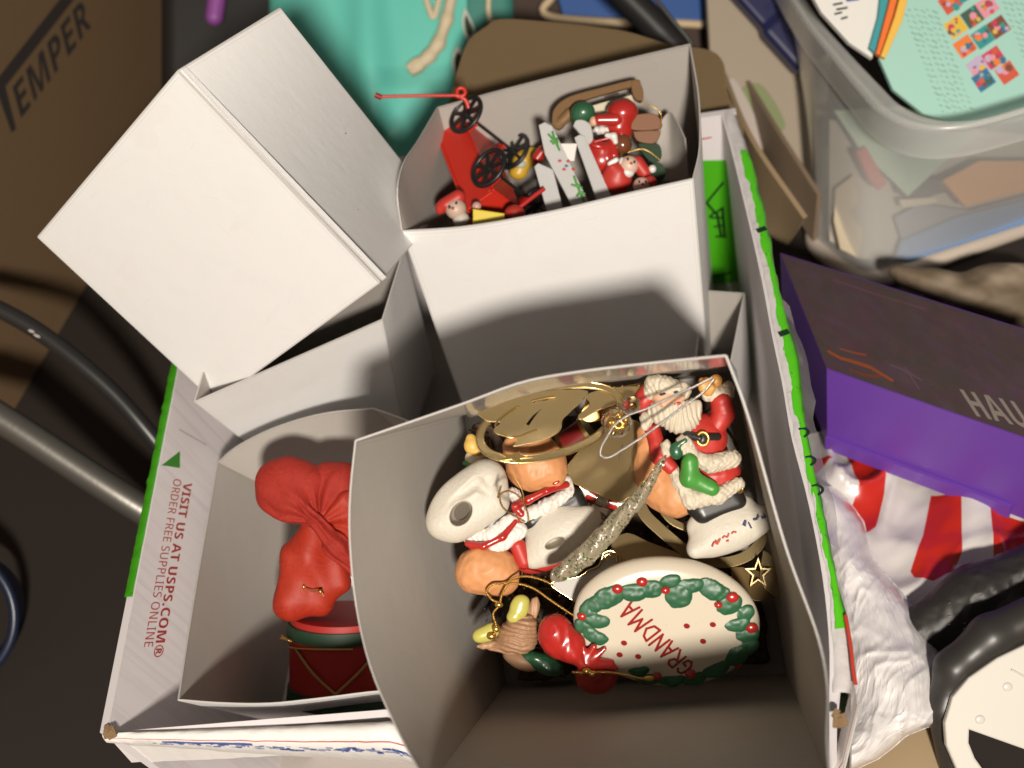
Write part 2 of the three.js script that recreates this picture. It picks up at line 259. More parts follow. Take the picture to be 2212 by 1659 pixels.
  {
    const ink = [];
    const ringAt = (i, s) => { const p = A[i].clone().lerp(B[i], 0.55); p.y += 0.0027; const g = new THREE.TorusGeometry(s * 0.27, 0.0007, 6, 20, 3.3); g.rotateX(-Math.PI / 2); g.scale(0.8, 0.3, 1); g.rotateY(-1.35); g.translate(p.x, p.y, p.z); ink.push(g); };
    part(t, 'red_edge', tube({ u0: 0, v0: 0 }, [[1826, 1330], [1838, 1400], [1842, 1440], [1848, 1478]].map(([u, v]) => pl(u, v, RY + 0.002)), 0.0009, 20, 6), mat([0.5, 0.05, 0.03], 0.4));
    ringAt(58, 0.011); ringAt(62, 0.011); ringAt(66, 0.012);
    const bar = (i) => { const p = A[i].clone().lerp(B[i], 0.5); const g = new THREE.BoxGeometry(0.005, 0.0006, 0.0026); g.rotateY(0.3); g.translate(p.x, p.y + 0.0035, p.z); ink.push(g); };
    bar(25); bar(43); const inkMat = mat([0.01, 0.03, 0.015], 0.4); for (const g of ink) part(t, 'ink_mark', g, inkMat);
  }
  // near wall with the flap folded outwards
  {
    const prof = [[-0.001, -0.03], [-0.0005, -0.004], [0.0012, 0.0006], [0.004, 0.002], [0.0068, 0.0005], [0.009, -0.004], [0.0088, -0.012], [0.006, -0.022]], N = 60, pos = [], uv = [], idx = [];
    for (let i = 0; i <= N; i++) {
      const s = i / N, x = X0 - 0.001 + s * (X1 - X0 + 0.006), grow = 0.3 + Math.min(1, s * 2.2) * 1.0, z = ZF - 0.001 + 0.007 * Math.sin(Math.min(1, s * 1.3) * Math.PI * 0.6);
      const dip = 0.07 * sm(0.4, 0.52, s) * (1 - sm(0.975, 1, s)); prof.forEach(([dz, dy], j) => { const cr = 0.0009 * fbm(s * 60, j * 1.3, 5); pos.push(x, RY - 0.003 - dip + dy * (j > 4 ? grow : 1) + cr, z + dz * grow + cr); uv.push(s, 1 - j / 7); });
    }
    for (let i = 0; i < N; i++) for (let j = 0; j < 7; j++) { const a = i * 8 + j; idx.push(a, a + 1, a + 8, a + 1, a + 9, a + 8); }
    const g = new THREE.BufferGeometry(); g.setAttribute('position', new THREE.Float32BufferAttribute(pos, 3)); g.setAttribute('uv', new THREE.Float32BufferAttribute(uv, 2)); g.setIndex(idx); g.computeVertexNormals();
    const mp = canvas(2048, 512, (q, w, h) => {
      q.fillStyle = '#fbf8f4'; q.fillRect(0, 0, w, h); q.fillStyle = '#c8454a'; q.fillRect(0, h * 0.635, w, 9);
      for (let i = 0; i < 260; i++) { const x = 120 + rnd() * 1900; q.fillStyle = `rgba(40,60,140,${0.25 + rnd() * 0.6})`; q.fillRect(x, h * (0.72 + rnd() * 0.07), 5 + rnd() * 24, 6 + rnd() * 12); }
      q.fillStyle = 'rgba(35,60,150,.75)'; q.fillRect(170, h * 0.69, 260, 26);
    });
    part(t, 'flap', g, mat([0.8, 0.78, 0.77], 0.6, { map: mp, bumpMap: G2, bumpScale: 0.0008 }), 'outer flap with a red line and blurred blue print');
    part(t, 'wall', sheet([0, 0.1, 0.2, 0.3, 0.4, 0.46, 0.52, 0.6, 0.7, 0.8, 0.9, 0.975, 1].map((q) => new V3(X0 + 0.004 + q * (X1 - X0 - 0.004), RY - 0.004 - 0.07 * sm(0.4, 0.52, q) * (1 - sm(0.975, 1, q)), ZF + 0.004 * q)), [new V3(X0 + 0.05, 0.003, ZF - 0.05), new V3(X1, 0.003, ZF - 0.01)], { th: 0.003, smooth: false, cOut: paper, cIn: paper }), card);
    const bits = [[], []]; for (let i = 0; i < 14; i++) { const b = new THREE.BoxGeometry(0.002 + rnd() * 0.003, 0.0014, 0.002 + rnd() * 0.002); b.rotateY(rnd() * 3); b.rotateZ(rnd() - 0.5); const q = i < 7 ? pl(228 + rnd() * 14, 1570 + rnd() * 18, RY + 0.001) : pl(1800 + rnd() * 26, 1540 + rnd() * 50 - 0, RY - 0.001); b.translate(q.x, q.y, q.z); bits[i < 7 ? 0 : 1].push(b); }
    for (const b of bits) part(t, 'torn_corner', mergeGeometries(b), kraft);
  }
  // green tape on the rim of the printed wall
  {
    const pos = [], idx = [], N = 110, z0 = pl(285, 1290, RY).z, z1 = pl(440, 500, RY).z;
    for (let i = 0; i <= N; i++) { const z = z0 + (z1 - z0) * i / N, j = (q) => 0.0014 * fbm(i * 0.9, q * 3.1, 1) * (i % 3 === 0 ? 1.6 : 0.7); [[0.0012, 0.0005], [0.0004, 0.001], [-0.0026, 0.0007], [-0.0034 + j(1), -0.001], [-0.0036 + j(2), -0.03]].forEach(([dx, dy], q) => pos.push(X0 + dx, RY + dy + j(q + 4) * 0.4, z)); }
    for (let i = 0; i < N; i++) for (let j = 0; j < 4; j++) { const a = i * 5 + j; idx.push(a, a + 1, a + 5, a + 1, a + 6, a + 5); }
    const g = new THREE.BufferGeometry(); g.setAttribute('position', new THREE.Float32BufferAttribute(pos, 3)); g.setAttribute('uv', new THREE.Float32BufferAttribute(pos.flatMap((q, i) => (i % 3 ? [] : [pos[i + 2] * 12, pos[i] * 12 + pos[i + 1] * 5])), 2)); g.setIndex(idx); g.computeVertexNormals(); part(t, 'tape', g, mat([0.45, 0.5, 0.5], 0.4, { map: tapeMap }), 'ragged green tape on the rim by the red print');
  }
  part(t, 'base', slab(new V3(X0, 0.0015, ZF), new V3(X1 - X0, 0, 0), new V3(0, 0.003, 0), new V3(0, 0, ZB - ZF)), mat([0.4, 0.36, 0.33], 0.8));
  const clear = mat([0.9, 0.9, 0.9], 0.12, { phys: true, transmission: 0.9, thickness: 0 });
  const cl = line(outer, 40, true).slice(16, 33);
  part(t, 'clear_tape', sheet(cl, cl.map((p, i) => p.clone().add(new V3(0.004 + 0.0035 * Math.abs(fbm(i * 0.7, 3)), -0.008, 0))), { th: 0.0003, n: 30, wob: 0.002 }), clear);
}

// ---------------------------------------------------------------- white gift boxes
// walls given as [rim line, bottom line]; out tells the outer side
function giftBox(label, walls, base) {
  const t = thing('gift_box', label, 'gift box', undefined);
  const mid = new V3(); let k = 0; for (const [a, b] of walls) for (const p of [a[0], a[a.length - 1], b[0], b[b.length - 1]]) { mid.add(p); k++; } mid.divideScalar(k);
  for (const [a, b, , o] of walls) {                                      // the white coated side faces away from the box's middle
    const N = a[a.length - 1].clone().sub(a[0]).cross(b[0].clone().sub(a[0])), out = N.dot(a[0].clone().add(b[b.length - 1]).multiplyScalar(0.5).sub(mid)) > 0 ? 1 : -1;
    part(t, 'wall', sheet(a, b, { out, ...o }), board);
  }
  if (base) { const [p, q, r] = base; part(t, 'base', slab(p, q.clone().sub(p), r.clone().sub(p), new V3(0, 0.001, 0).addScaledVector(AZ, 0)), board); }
  return t;
}
const D2 = (list) => list.map((p) => at(...p));
// the box of wooden toys
const boxA = {};
{
  const Y = 0.195, R = (l) => l.map(([u, v, dy = 0]) => pl(u, v, Y + dy));
  const fl = pl(868, 498, Y), fr = pl(1497, 385, Y), br = pl(1490, 95, Y), bl = pl(945, 232, Y), dn = (p, dx = 0, dz = 0) => new V3(p.x + dx, 0.006, p.z + dz);
  boxA.zb = (br.z + bl.z) / 2;
  const t = giftBox('upright open white gift box full of small painted wooden toys', [
    [R([[868, 498], [1000, 489], [1180, 458], [1350, 418], [1497, 385]]), [dn(fl, 0.004), dn(fr, -0.003)], 1],
    [R([[1497, 385], [1510, 330], [1512, 268], [1508, 200], [1490, 95]]), [dn(fr, -0.003), dn(br)], 1],
    [R([[1490, 95], [1300, 140], [1100, 190], [945, 232]]), [dn(br), dn(bl)], 1],
    [R([[945, 232], [905, 300, 0.008], [868, 360, 0.018], [858, 420, 0.018], [868, 498]]), [dn(bl), dn(fl, 0.004)], 1]]);
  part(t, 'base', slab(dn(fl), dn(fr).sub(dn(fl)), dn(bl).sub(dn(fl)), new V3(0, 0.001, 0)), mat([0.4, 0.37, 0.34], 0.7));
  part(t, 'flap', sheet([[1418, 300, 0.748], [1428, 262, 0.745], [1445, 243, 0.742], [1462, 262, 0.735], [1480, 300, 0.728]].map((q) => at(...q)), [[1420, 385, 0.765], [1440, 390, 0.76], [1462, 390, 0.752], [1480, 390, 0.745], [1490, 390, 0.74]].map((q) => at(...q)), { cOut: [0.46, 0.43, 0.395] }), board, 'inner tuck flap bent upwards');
}
// the tilted closed box
{
  const O = at(385, 153, 0.57), A = at(82, 512, 0.667), B = at(820, 610, 0.62), nF = A.clone().sub(O).cross(B.clone().sub(O)).normalize(), D = hit(465, 868, O, nF);
  const O2 = at(605, 18, 0.612), B2 = at(950, 455, 0.76), E3 = O2.clone().sub(O), b = B.clone().sub(O), A2 = A.clone().add(E3), D2_ = D.clone().addScaledVector(E3, 0.6);
  const t = giftBox('plain closed white gift box tipped on a corner over the other boxes', [
    [[O, A], [B, D], 1, { smooth: false }], [[O, B], [O2, B2], 1, { smooth: false }],
    [[O, A], [O2, A2], 1, { smooth: false }], [[A, D], [A2, D2_], 1, { smooth: false }], [[B, D], [B2, D2_], 1, { smooth: false, cOut: [0.7, 0.68, 0.66] }]]);
  // folded glue edge beside the front edge and two specks
  const nR = b.clone().cross(E3).normalize(); if (nR.dot(AX) < 0) nR.negate(); const e3 = E3.clone().normalize();
  const g0 = O.clone().addScaledVector(e3, 0.0012).addScaledVector(nR, 0.001), g1 = B.clone().addScaledVector(e3, 0.0012).addScaledVector(nR, 0.001);
  part(t, 'glue_flap', sheet([g0, g1], [g0.clone().addScaledVector(e3, 0.0022), g1.clone().addScaledVector(e3, 0.0026)], { th: 0.0009, smooth: false, cIn: [0.8, 0.79, 0.77] }), board);
  for (const [u, v, r] of [[745, 289, 0.0006], [772, 453, 0.0004]]) { const p = hit(u, v, O, nR).addScaledVector(nR, 0.0006), q = new THREE.SphereGeometry(r * 0.6, 8, 6); q.translate(p.x, p.y, p.z); part(t, 'speck', q, brown); }
}
// the half hidden box under the tipped one
{
  const Y = 0.155, a = pl(420, 868, Y), b = pl(826, 690, Y), cc = pl(872, 538, Y), d = pl(466, 716, Y);
  const a0 = pl(640, 1040, 0.008), b0 = pl(880, 968, 0.008), c0 = pl(940, 800, 0.008), d0 = pl(640, 880, 0.008);
  giftBox('half hidden white gift box standing under the tipped one', [[[a, b], [a0, b0], 1, { smooth: false }], [[b, cc], [b0, c0], 1, { smooth: false }], [[cc, d], [c0, d0], 1, { smooth: false }], [[d, a], [d0, a0], 1, { smooth: false }]]);
}
// the box of the red bow
{
  const Y = 0.115, R = (l) => l.map(([u, v, dy = 0]) => pl(u, v, Y + dy)), LB = at(690, 1110, 0.775), LF = at(600, 1560, 0.72), RB = at(960, 1010, 0.77), RF = at(1000, 1490, 0.70);
  giftBox('white gift box leaning over with a red velvet bow inside', [
    [R([[470, 1000], [440, 1170, 0.008], [410, 1350, 0.02], [385, 1512, 0.03]]), [LB, LF], -1],
    [R([[470, 1000], [500, 972], [560, 938], [620, 914], [700, 893], [807, 882]]), [LB, RB], 1],
    [R([[807, 882], [900, 916], [960, 940]]), [RB, RB.clone().lerp(RF, 0.3)], 1],
    [R([[385, 1512, 0.03], [480, 1519, 0.03], [580, 1520, 0.029], [700, 1508, 0.027], [815, 1494, 0.025], [930, 1490, 0.025]]), [LF, RF], -1]], [LB, RB, LF]);
}
// the box of the santas
{
  const LB = at(1000, 893, 0.67), RB = at(1590, 800, 0.655), RF = at(1700, 1458, 0.655), LF = at(1092, 1478, 0.67);
  const t = giftBox('biggest open white gift box, full of santas and christmas ornaments', [
    [D2([[768, 952, 0.54], [1000, 872, 0.532], [1130, 825, 0.526], [1250, 803, 0.52], [1400, 785, 0.514], [1568, 768, 0.505]]), [LB, RB], 1],
    [D2([[768, 952, 0.54], [757, 1060, 0.54], [755, 1150, 0.54], [768, 1300, 0.54], [800, 1440, 0.525], [860, 1580, 0.503], [925, 1700, 0.475]]), [LB, LF], -1],
    [D2([[1568, 768, 0.505], [1610, 880, 0.506], [1700, 1190, 0.506], [1768, 1380, 0.492], [1787, 1480, 0.475], [1787, 1600, 0.447], [1795, 1690, 0.43]]), [RB, RF], 1, { n: 40 }],
    [D2([[925, 1700, 0.475], [1350, 1697, 0.452], [1795, 1690, 0.43]]), [LF, RF], -1]]);
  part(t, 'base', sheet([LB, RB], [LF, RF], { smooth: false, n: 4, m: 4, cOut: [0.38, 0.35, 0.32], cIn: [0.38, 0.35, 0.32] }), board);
  const q = D2([[1000, 872, 0.5325], [1130, 825, 0.5265], [1250, 803, 0.5205], [1400, 785, 0.5145], [1568, 768, 0.5055]]);
  part(t, 'clear_tape', sheet(q, D2([[1010, 900, 0.56], [1140, 850, 0.553], [1260, 826, 0.547], [1400, 806, 0.54], [1570, 790, 0.53]]).map((p) => p.addScaledVector(AZ, 0.001)), { th: 0.0003 }), mat([0.95, 0.95, 0.95], 0.1, { phys: true, transmission: 0.92, thickness: 0 }));
}
// sliver of one more box between toys and rim
{
  const Y = 0.085, P4 = [[1520, 628], [1608, 634], [1575, 800], [1500, 790]].map(([u, v]) => pl(u, v, Y)), dn = P4.map((p) => new V3(p.x, 0.008, p.z));
  const w = (i, j, out) => [[P4[i], P4[j]], [dn[i], dn[j]], out, { smooth: false }];
  giftBox('narrow sliver of a white gift box between the toy box and the green rim', [w(0, 1, -1), w(1, 2, -1), w(2, 3, -1), w(3, 0, -1)]);
}

// ---------------------------------------------------------------- ornaments in the biggest box
{ // dark tangle at the bottom
  const o = thing('tinsel', 'dark bronze glittering tinsel tangled under the santas and brass plates', 'tinsel', undefined), gs = [];
  seed = 11;
  for (let i = 0; i < 260; i++) {
    const v = 900 + rnd() * 520, u = 1050 + rnd() * 520 + (v - 900) * 0.12, p = at(u, v, 0.648 - rnd() * 0.012), q = p.clone().addScaledVector(AX, (rnd() - 0.5) * 0.022).addScaledVector(AY, (rnd() - 0.5) * 0.022).addScaledVector(AZ, (rnd() - 0.3) * 0.01), m = p.clone().lerp(q, 0.5).addScaledVector(AZ, rnd() * 0.006);
    gs.push(new THREE.TubeGeometry(new THREE.CatmullRomCurve3([p, m, q]), 6, 0.0003 + rnd() * 0.0005, 4));
  }
  part(o, 'strand', mergeGeometries(gs), mat([0.16, 0.085, 0.035], 0.35, { metalness: 0.8 })).userData.kind = 'stuff';
  seed = 12;
  const flakes = []; for (let i = 0; i < 500; i++) { const g = new THREE.CircleGeometry(0.0003 + rnd() * 0.0005, 6); g.rotateX(rnd() * 3); g.rotateY(rnd() * 3); const p = at(1040 + rnd() * 560, 900 + rnd() * 500, 0.645 - rnd() * 0.012); g.translate(p.x, p.y, p.z); flakes.push(g); }
  part(o, 'glitter', mergeGeometries(flakes), mat([0.6, 0.42, 0.25], 0.25, { metalness: 1 })).userData.kind = 'stuff';
  const bed_and_shade = blob(Object.assign({ u0: 1350, v0: 1150 }), [bx(1305, 1130, 0, 265, 245, 18, 6, 12), bx(1385, 1385, 0, 275, 70, 16, 4, 12)], { cell: 9, disp: folds(5) });  // the lower dark box is added in place of shade under the plate
  const q = part(o, 'bed_and_shade', bed_and_shade, mat([0.055, 0.032, 0.018], 0.75)); q.position.copy(at(1350, 1150, 0.652)); q.quaternion.copy(CAMQ); q.scale.setScalar(0.652 / F);
}
// santa lying on his back with one arm up
{
  const o = frame('santa_figurine', 1520, 1010, 0.585, 'painted santa figurine waving, with green stocking, lying face up', 'santa figurine');
  part(o, 'sack', blob(o, [e(1420, 1030, -25, 46, 82, 40, 14), e(1462, 1068, -10, 48, 52, 40, 0), c(1404, 960, -30, 26, 1398, 935, -34, 20)], { k: 16, disp: folds(1.4) }), peach);
  part(o, 'coat', blob(o, [e(1518, 950, -12, 56, 58, 48, -20), c(1410, 930, 0, 17, 1424, 985, 12, 19), c(1424, 985, 12, 19, 1446, 1008, 18, 16), e(1545, 1030, -14, 60, 42, 44, 20), e(1478, 1062, 8, 20, 14, 20, 20)], { k: 10, disp: folds(0.8) }), red);
  part(o, 'sleeve', blob(o, [c(1538, 935, 0, 24, 1562, 895, 4, 22), c(1562, 895, 4, 24, 1556, 866, 10, 25)], { k: 14, disp: folds(0.7) }), red);
  part(o, 'cuff', blob(o, [c(1527, 853, 14, 15, 1568, 850, 10, 17), e(1572, 836, 8, 16, 14, 14)], { k: 8, disp: fur }), cream);
  part(o, 'mitten', blob(o, [e(1524, 836, 20, 17, 22, 16, 15), c(1513, 838, 26, 8, 1512, 822, 30, 7), c(1528, 846, 28, 9, 1533, 838, 32, 8), e(1545, 822, 12, 14, 14, 12)], { k: 6 }), mat([0.62, 0.3, 0.07], 0.45));
  part(o, 'hat', blob(o, [e(1392, 862, -4, 18, 34, 26, -12), c(1392, 862, 0, 22, 1420, 846, 0, 28)], { k: 8 }), red);
  part(o, 'hat_brim', blob(o, [e(1438, 838, 14, 50, 25, 34, -20), c(1404, 850, 14, 16, 1476, 842, 14, 14)], { k: 14, disp: fur }), cream);
  part(o, 'pompom', blob(o, [e(1396, 904, 14, 15, 16, 15), e(1392, 920, 12, 11, 10, 10)], { k: 8, disp: fur }), cream);
  part(o, 'face', blob(o, [e(1440, 862, 22, 36, 24, 26, -18), c(1438, 866, 46, 6, 1429, 872, 48, 8), e(1419, 872, 38, 11, 8, 9), e(1466, 858, 40, 10, 7, 9)], { k: 6 }), skin);
  part(o, 'beard', blob(o, [e(1455, 895, 22, 54, 32, 28, -8), e(1470, 912, 20, 36, 24, 24, 10), e(1420, 888, 22, 22, 24, 20), e(1494, 884, 18, 22, 24, 20), c(1436, 880, 42, 8, 1414, 884, 34, 6), c(1450, 876, 42, 8, 1476, 872, 34, 6)], { k: 10, disp: beardWave, cell: 2.5 }), cream);
  for (const [u, v] of [[1427, 851], [1455, 846]]) { part(o, 'eye', ball(o, u, v, 43, 7, 3.5, 4, 14), black); part(o, 'eyebrow', blob(o, [c(u - 9, v - 4, 44, 4, u + 8, v - 8, 44, 3)], { cell: 2 }), cream); }
  part(o, 'mouth', ball(o, 1457, 872, 46, 9, 4, 4, 18), mat([0.55, 0.05, 0.04], 0.4));
  part(o, 'belt', blob(o, [c(1478, 938, 36, 8, 1505, 945, 42, 9), c(1525, 942, 40, 8, 1546, 942, 28, 9)], { k: 4 }), black);
  part(o, 'buckle', (() => { const g = new THREE.TorusGeometry(12.5, 3, 10, 28); g.scale(0.95, 1.12, 1); const p = P(o, 1512, 946, 45); return g.translate(p.x, p.y, p.z); })(), gold);
  part(o, 'buckle_centre', ball(o, 1512, 946, 43, 11, 13, 5), black);
  part(o, 'fur_trim', blob(o, [c(1476, 952, 32, 15, 1490, 985, 34, 17), c(1490, 985, 30, 15, 1530, 1000, 34, 17), c(1530, 1000, 34, 20, 1578, 990, 20, 20), e(1470, 960, 36, 17, 18, 16), e(1436, 968, 28, 13, 20, 13)], { k: 10, disp: fur }), cream);
  part(o, 'fur_hem', blob(o, [c(1465, 1040, 24, 16, 1490, 1078, 26, 19), c(1490, 1078, 26, 19, 1545, 1068, 30, 18), c(1545, 1068, 30, 18, 1592, 1043, 20, 14), c(1462, 1030, 20, 14, 1450, 1010, 16, 12)], { k: 8, disp: fur }), cream);
  part(o, 'glove', blob(o, [e(1456, 972, 42, 15, 19, 12, 8), c(1462, 958, 46, 7, 1474, 950, 48, 6)], { k: 5 }), darkGreen);
  part(o, 'stocking', blob(o, [c(1484, 994, 48, 19, 1484, 1030, 46, 20), c(1484, 1030, 46, 20, 1532, 1052, 44, 17)], { k: 10, disp: folds(0.7) }), green);
  part(o, 'boot', blob(o, [c(1500, 1088, 0, 26, 1575, 1062, -4, 26), c(1520, 1110, 0, 24, 1590, 1085, -4, 24)], { k: 12 }), black);
  part(o, 'eyelet', (() => { const g = new THREE.TorusGeometry(8, 3, 8, 20); g.rotateY(0.6); const p = P(o, 1595, 1054, 20); return g.translate(p.x, p.y, p.z); })(), gold);
  const base = part(o, 'base', blob(o, [e(1580, 1148, -4, 102, 44, 32, 24), e(1560, 1120, -12, 80, 44, 30, 24), c(1500, 1190, 4, 15, 1656, 1124, -8, 15)], { k: 14, neg: [bx(1586, 1152, 40, 84, 26, 10, 24, 3)], disp: (x, y, z) => 0.8 * noise(x * 0.05, y * 0.05, z * 0.05) }), bisque, 'cream underside with red and blue pen scribbles');
  for (const [col, pts] of [['r', [[1534, 1178], [1539, 1168], [1545, 1172], [1549, 1162]]], ['r', [[1541, 1164], [1547, 1168], [1552, 1160]]], ['r', [[1556, 1160], [1560, 1155], [1566, 1157], [1570, 1149]]], ['r', [[1575, 1150], [1580, 1146], [1586, 1147]]], ['r', [[1564, 1166], [1570, 1164]]], ['b', [[1600, 1132], [1606, 1122], [1604, 1134]]], ['b', [[1612, 1126], [1618, 1138], [1614, 1130]]], ['b', [[1622, 1120], [1630, 1118], [1634, 1110]]], ['b', [[1640, 1116], [1648, 1114], [1644, 1108]]]]) part(base, 'pen_scribble', tube(o, pts.map(([u, v]) => [u, v, 30]), 1.9, 30, 5), mat(col === 'r' ? [0.55, 0.09, 0.05] : [0.05, 0.06, 0.16], 0.6));
  
}
// two more santas seen from behind and below
{
  const o = frame('santa_figurine', 1045, 1150, 0.592, 'santa figurine upside down showing a white base with big round hole', 'santa figurine');
  part(o, 'base', blob(o, [e(1005, 1088, 0, 96, 62, 30, 42), e(1040, 1062, -4, 62, 56, 30, 60), c(955, 1130, 0, 30, 1052, 1028, 0, 36), c(985, 1138, -2, 32, 1070, 1090, -6, 30)], { k: 18, neg: [e(997, 1106, 20, 21, 29, 60, -35), c(975, 1078, 44, 15, 1030, 1040, 44, 17), c(1030, 1040, 44, 15, 1056, 1062, 44, 14), c(975, 1078, 44, 13, 952, 1108, 44, 11)] }), bisque);
  part(o, 'hollow', (() => { const g = new THREE.CylinderGeometry(26, 26, 4, 24).rotateX(Math.PI / 2); g.scale(0.85, 1.15, 1); g.rotateZ(-0.6); const p = P(o, 997, 1106, -22); return g.translate(p.x, p.y, p.z); })(), mat([0.1, 0.08, 0.06], 0.8));
  part(o, 'boot', blob(o, [c(1030, 1150, -18, 22, 1085, 1110, -22, 24), c(1050, 1146, -10, 18, 1090, 1096, -14, 20)], { k: 8 }), black);
  part(o, 'fur_hem', blob(o, [c(1012, 1162, -16, 14, 1060, 1154, 4, 16), c(1060, 1154, 4, 16, 1104, 1122, 0, 15), c(1070, 1182, -6, 20, 1122, 1148, -14, 18)], { k: 8, disp: fur }), mat([0.74, 0.71, 0.66], 0.6));
  part(o, 'ribbon', blob(o, [c(1010, 1174, 2, 7, 1045, 1178, 16, 8), c(1045, 1178, 16, 8, 1086, 1158, 16, 8), c(1086, 1158, 16, 8, 1112, 1126, 8, 7), c(1016, 1178, 2, 5, 1024, 1188, 4, 5)], { k: 6 }), redGloss);
  part(o, 'sack', blob(o, [e(1056, 1232, -16, 68, 56, 50, -12), e(1022, 1240, -20, 40, 44, 40), e(1080, 1262, -24, 40, 30, 36), c(1028, 1200, 0, 16, 1010, 1250, 0, 14)], { k: 14, disp: folds(1.1) }), peach);
  part(o, 'sleeve', blob(o, [c(1118, 1180, -16, 18, 1132, 1215, -20, 18), c(1112, 1130, -20, 14, 1106, 1090, -24, 12)], { k: 6 }), red);
}
{
  const o = frame('santa_figurine', 1185, 1080, 0.598, 'santa figurine with peach sack lying under the gold oval, base towards the icicle', 'santa figurine');
  part(o, 'sack', blob(o, [e(1158, 1004, 0, 66, 60, 54, 10), e(1140, 965, -6, 56, 44, 44, 10), e(1190, 1020, 6, 36, 40, 40), c(1100, 964, 18, 14, 1140, 966, 26, 13), c(1102, 950, 16, 12, 1150, 952, 22, 11)], { k: 12, disp: folds(1.3) }), peach);
  part(o, 'fur_hem', blob(o, [c(1108, 1070, 0, 18, 1120, 1104, 4, 18), c(1135, 1114, 10, 15, 1180, 1092, 18, 16), c(1180, 1092, 18, 16, 1226, 1066, 4, 14), c(1222, 1040, -4, 14, 1230, 1060, -4, 12)], { k: 8, disp: fur }), mat([0.72, 0.68, 0.62], 0.6));
  part(o, 'ribbon', blob(o, [c(1110, 1092, 22, 9, 1140, 1078, 28, 9), c(1140, 1078, 28, 9, 1180, 1058, 34, 7), c(1180, 1058, 34, 7, 1224, 1046, 16, 7), c(1110, 1092, 22, 7, 1126, 1108, 22, 8), c(1196, 1042, 38, 4, 1204, 1038, 38, 4)], { k: 6 }), redGloss);
  part(o, 'boot', blob(o, [c(1150, 1125, -2, 24, 1240, 1075, -10, 22), c(1170, 1140, -6, 22, 1250, 1095, -10, 22)], { k: 8 }), black);
  part(o, 'base', blob(o, [e(1212, 1158, 10, 94, 48, 30, 34), e(1196, 1140, 0, 66, 48, 30, 30), c(1150, 1210, 10, 16, 1276, 1116, 6, 20)], { k: 14, neg: [e(1197, 1169, 34, 22, 9, 50, 26)] }), bisque);
  part(o, 'coat', blob(o, [e(1128, 1200, -24, 30, 34, 30), e(1180, 1212, -20, 60, 24, 26, 20)], { k: 8 }), red);
}
// small yellow teddy
{
  const o = frame('teddy_ornament', 1024, 975, 0.612, 'tiny yellow teddy bear ornament in the back corner beside the gold oval', 'teddy bear');
  part(o, 'body', blob(o, [e(1028, 990, 0, 24, 22, 20)], {}), mat([0.6, 0.5, 0.36], 0.5));
  const h = part(o, 'head', blob(o, [e(1020, 962, 8, 18, 20, 17), e(1030, 975, 14, 13, 11, 12), e(1017, 945, 8, 10, 9, 9)], { k: 6 }), mat([0.66, 0.42, 0.1], 0.45)); void h;
  part(o, 'scarf', blob(o, [c(1005, 1000, 6, 6, 1030, 1004, 14, 6)], {}), green);
}
// gold oval with cut-out bells
{
  const o = frame('brass_ornament', 1190, 930, 0.578, 'flat polished brass oval ornament with cut out bell shapes along the back wall', 'brass ornament');
  const ring = [], inn = []; for (let i = 0; i < 40; i++) { const a = i / 40 * 6.2832, x = 168 * Math.cos(a), y = 80 * Math.sin(a), r = 0.33; ring.push([1190 + x * Math.cos(r) + y * Math.sin(r), 912 - x * Math.sin(r) + y * Math.cos(r)]); const X = 152 * Math.cos(a), Y = 66 * Math.sin(a); inn.push([1190 + X * Math.cos(r) + Y * Math.sin(r), 910 - X * Math.sin(r) + Y * Math.cos(r)]); }
  const bank = (q, z) => { q.rotation.x = -0.35; q.rotation.y = 0.05; q.position.z = z; return q; };
  bank(part(o, 'ring', poly(o, ring, 4, 0.8, [inn]), brass), 0);
  bank(part(o, 'edge_shine', tube(o, ring.map(([u, v]) => [u, v, 4]), 2, 160, 6, true), brassEdge), 0); bank(part(o, 'edge_shine', tube(o, inn.map(([u, v]) => [u, v, 4]), 1.5, 160, 6, true), brassEdge), 0);  // brighter brass tubes paint shine along the edges and slits
  bank(part(o, 'edge_shine', tube(o, [[1068, 922], [1080, 908], [1108, 886], [1122, 880]].map(([u, v]) => [u, v, 8]), 2, 30, 6), brassEdge), 3); bank(part(o, 'edge_shine', tube(o, [[1148, 867], [1180, 859], [1200, 856]].map(([u, v]) => [u, v, 8]), 2.4, 20, 6), brassEdge), 3); bank(part(o, 'edge_shine', tube(o, [[1080, 944], [1108, 950], [1140, 938], [1160, 930]].map(([u, v]) => [u, v, 8]), 1.8, 20, 6), brassEdge), 3);
  bank(part(o, 'bell', poly(o, [[1026, 892], [1040, 878], [1075, 866], [1130, 850], [1200, 838], [1268, 838], [1262, 856], [1240, 880], [1216, 905], [1210, 930], [1180, 950], [1140, 962], [1108, 968], [1118, 952], [1100, 946], [1075, 942], [1066, 930], [1080, 915], [1052, 912]], 4, 0.8, [[[1068, 922], [1080, 908], [1108, 886], [1122, 880], [1112, 890], [1090, 905], [1074, 926]], [[1134, 918], [1150, 896], [1166, 882], [1170, 882], [1158, 898], [1142, 922]], [[1148, 868], [1180, 860], [1192, 857], [1180, 864], [1156, 871]]], true), brass), 3);
  bank(part(o, 'star', (() => { const s = []; for (let i = 0; i < 10; i++) { const a = i / 10 * 6.283, r = i % 2 ? 11 : 27; s.push([1110 + r * 1.5 * Math.cos(a), 992 + r * 0.55 * Math.sin(a)]); } return poly(o, s, 3, 0.5); })(), brassEdge), 4);
  bank(part(o, 'holly', poly(o, [[1262, 850], [1300, 835], [1350, 828], [1390, 828], [1372, 850], [1330, 868], [1290, 885], [1256, 905], [1250, 895], [1275, 870]], 4, 0.8, [], true), brass), -4);
}
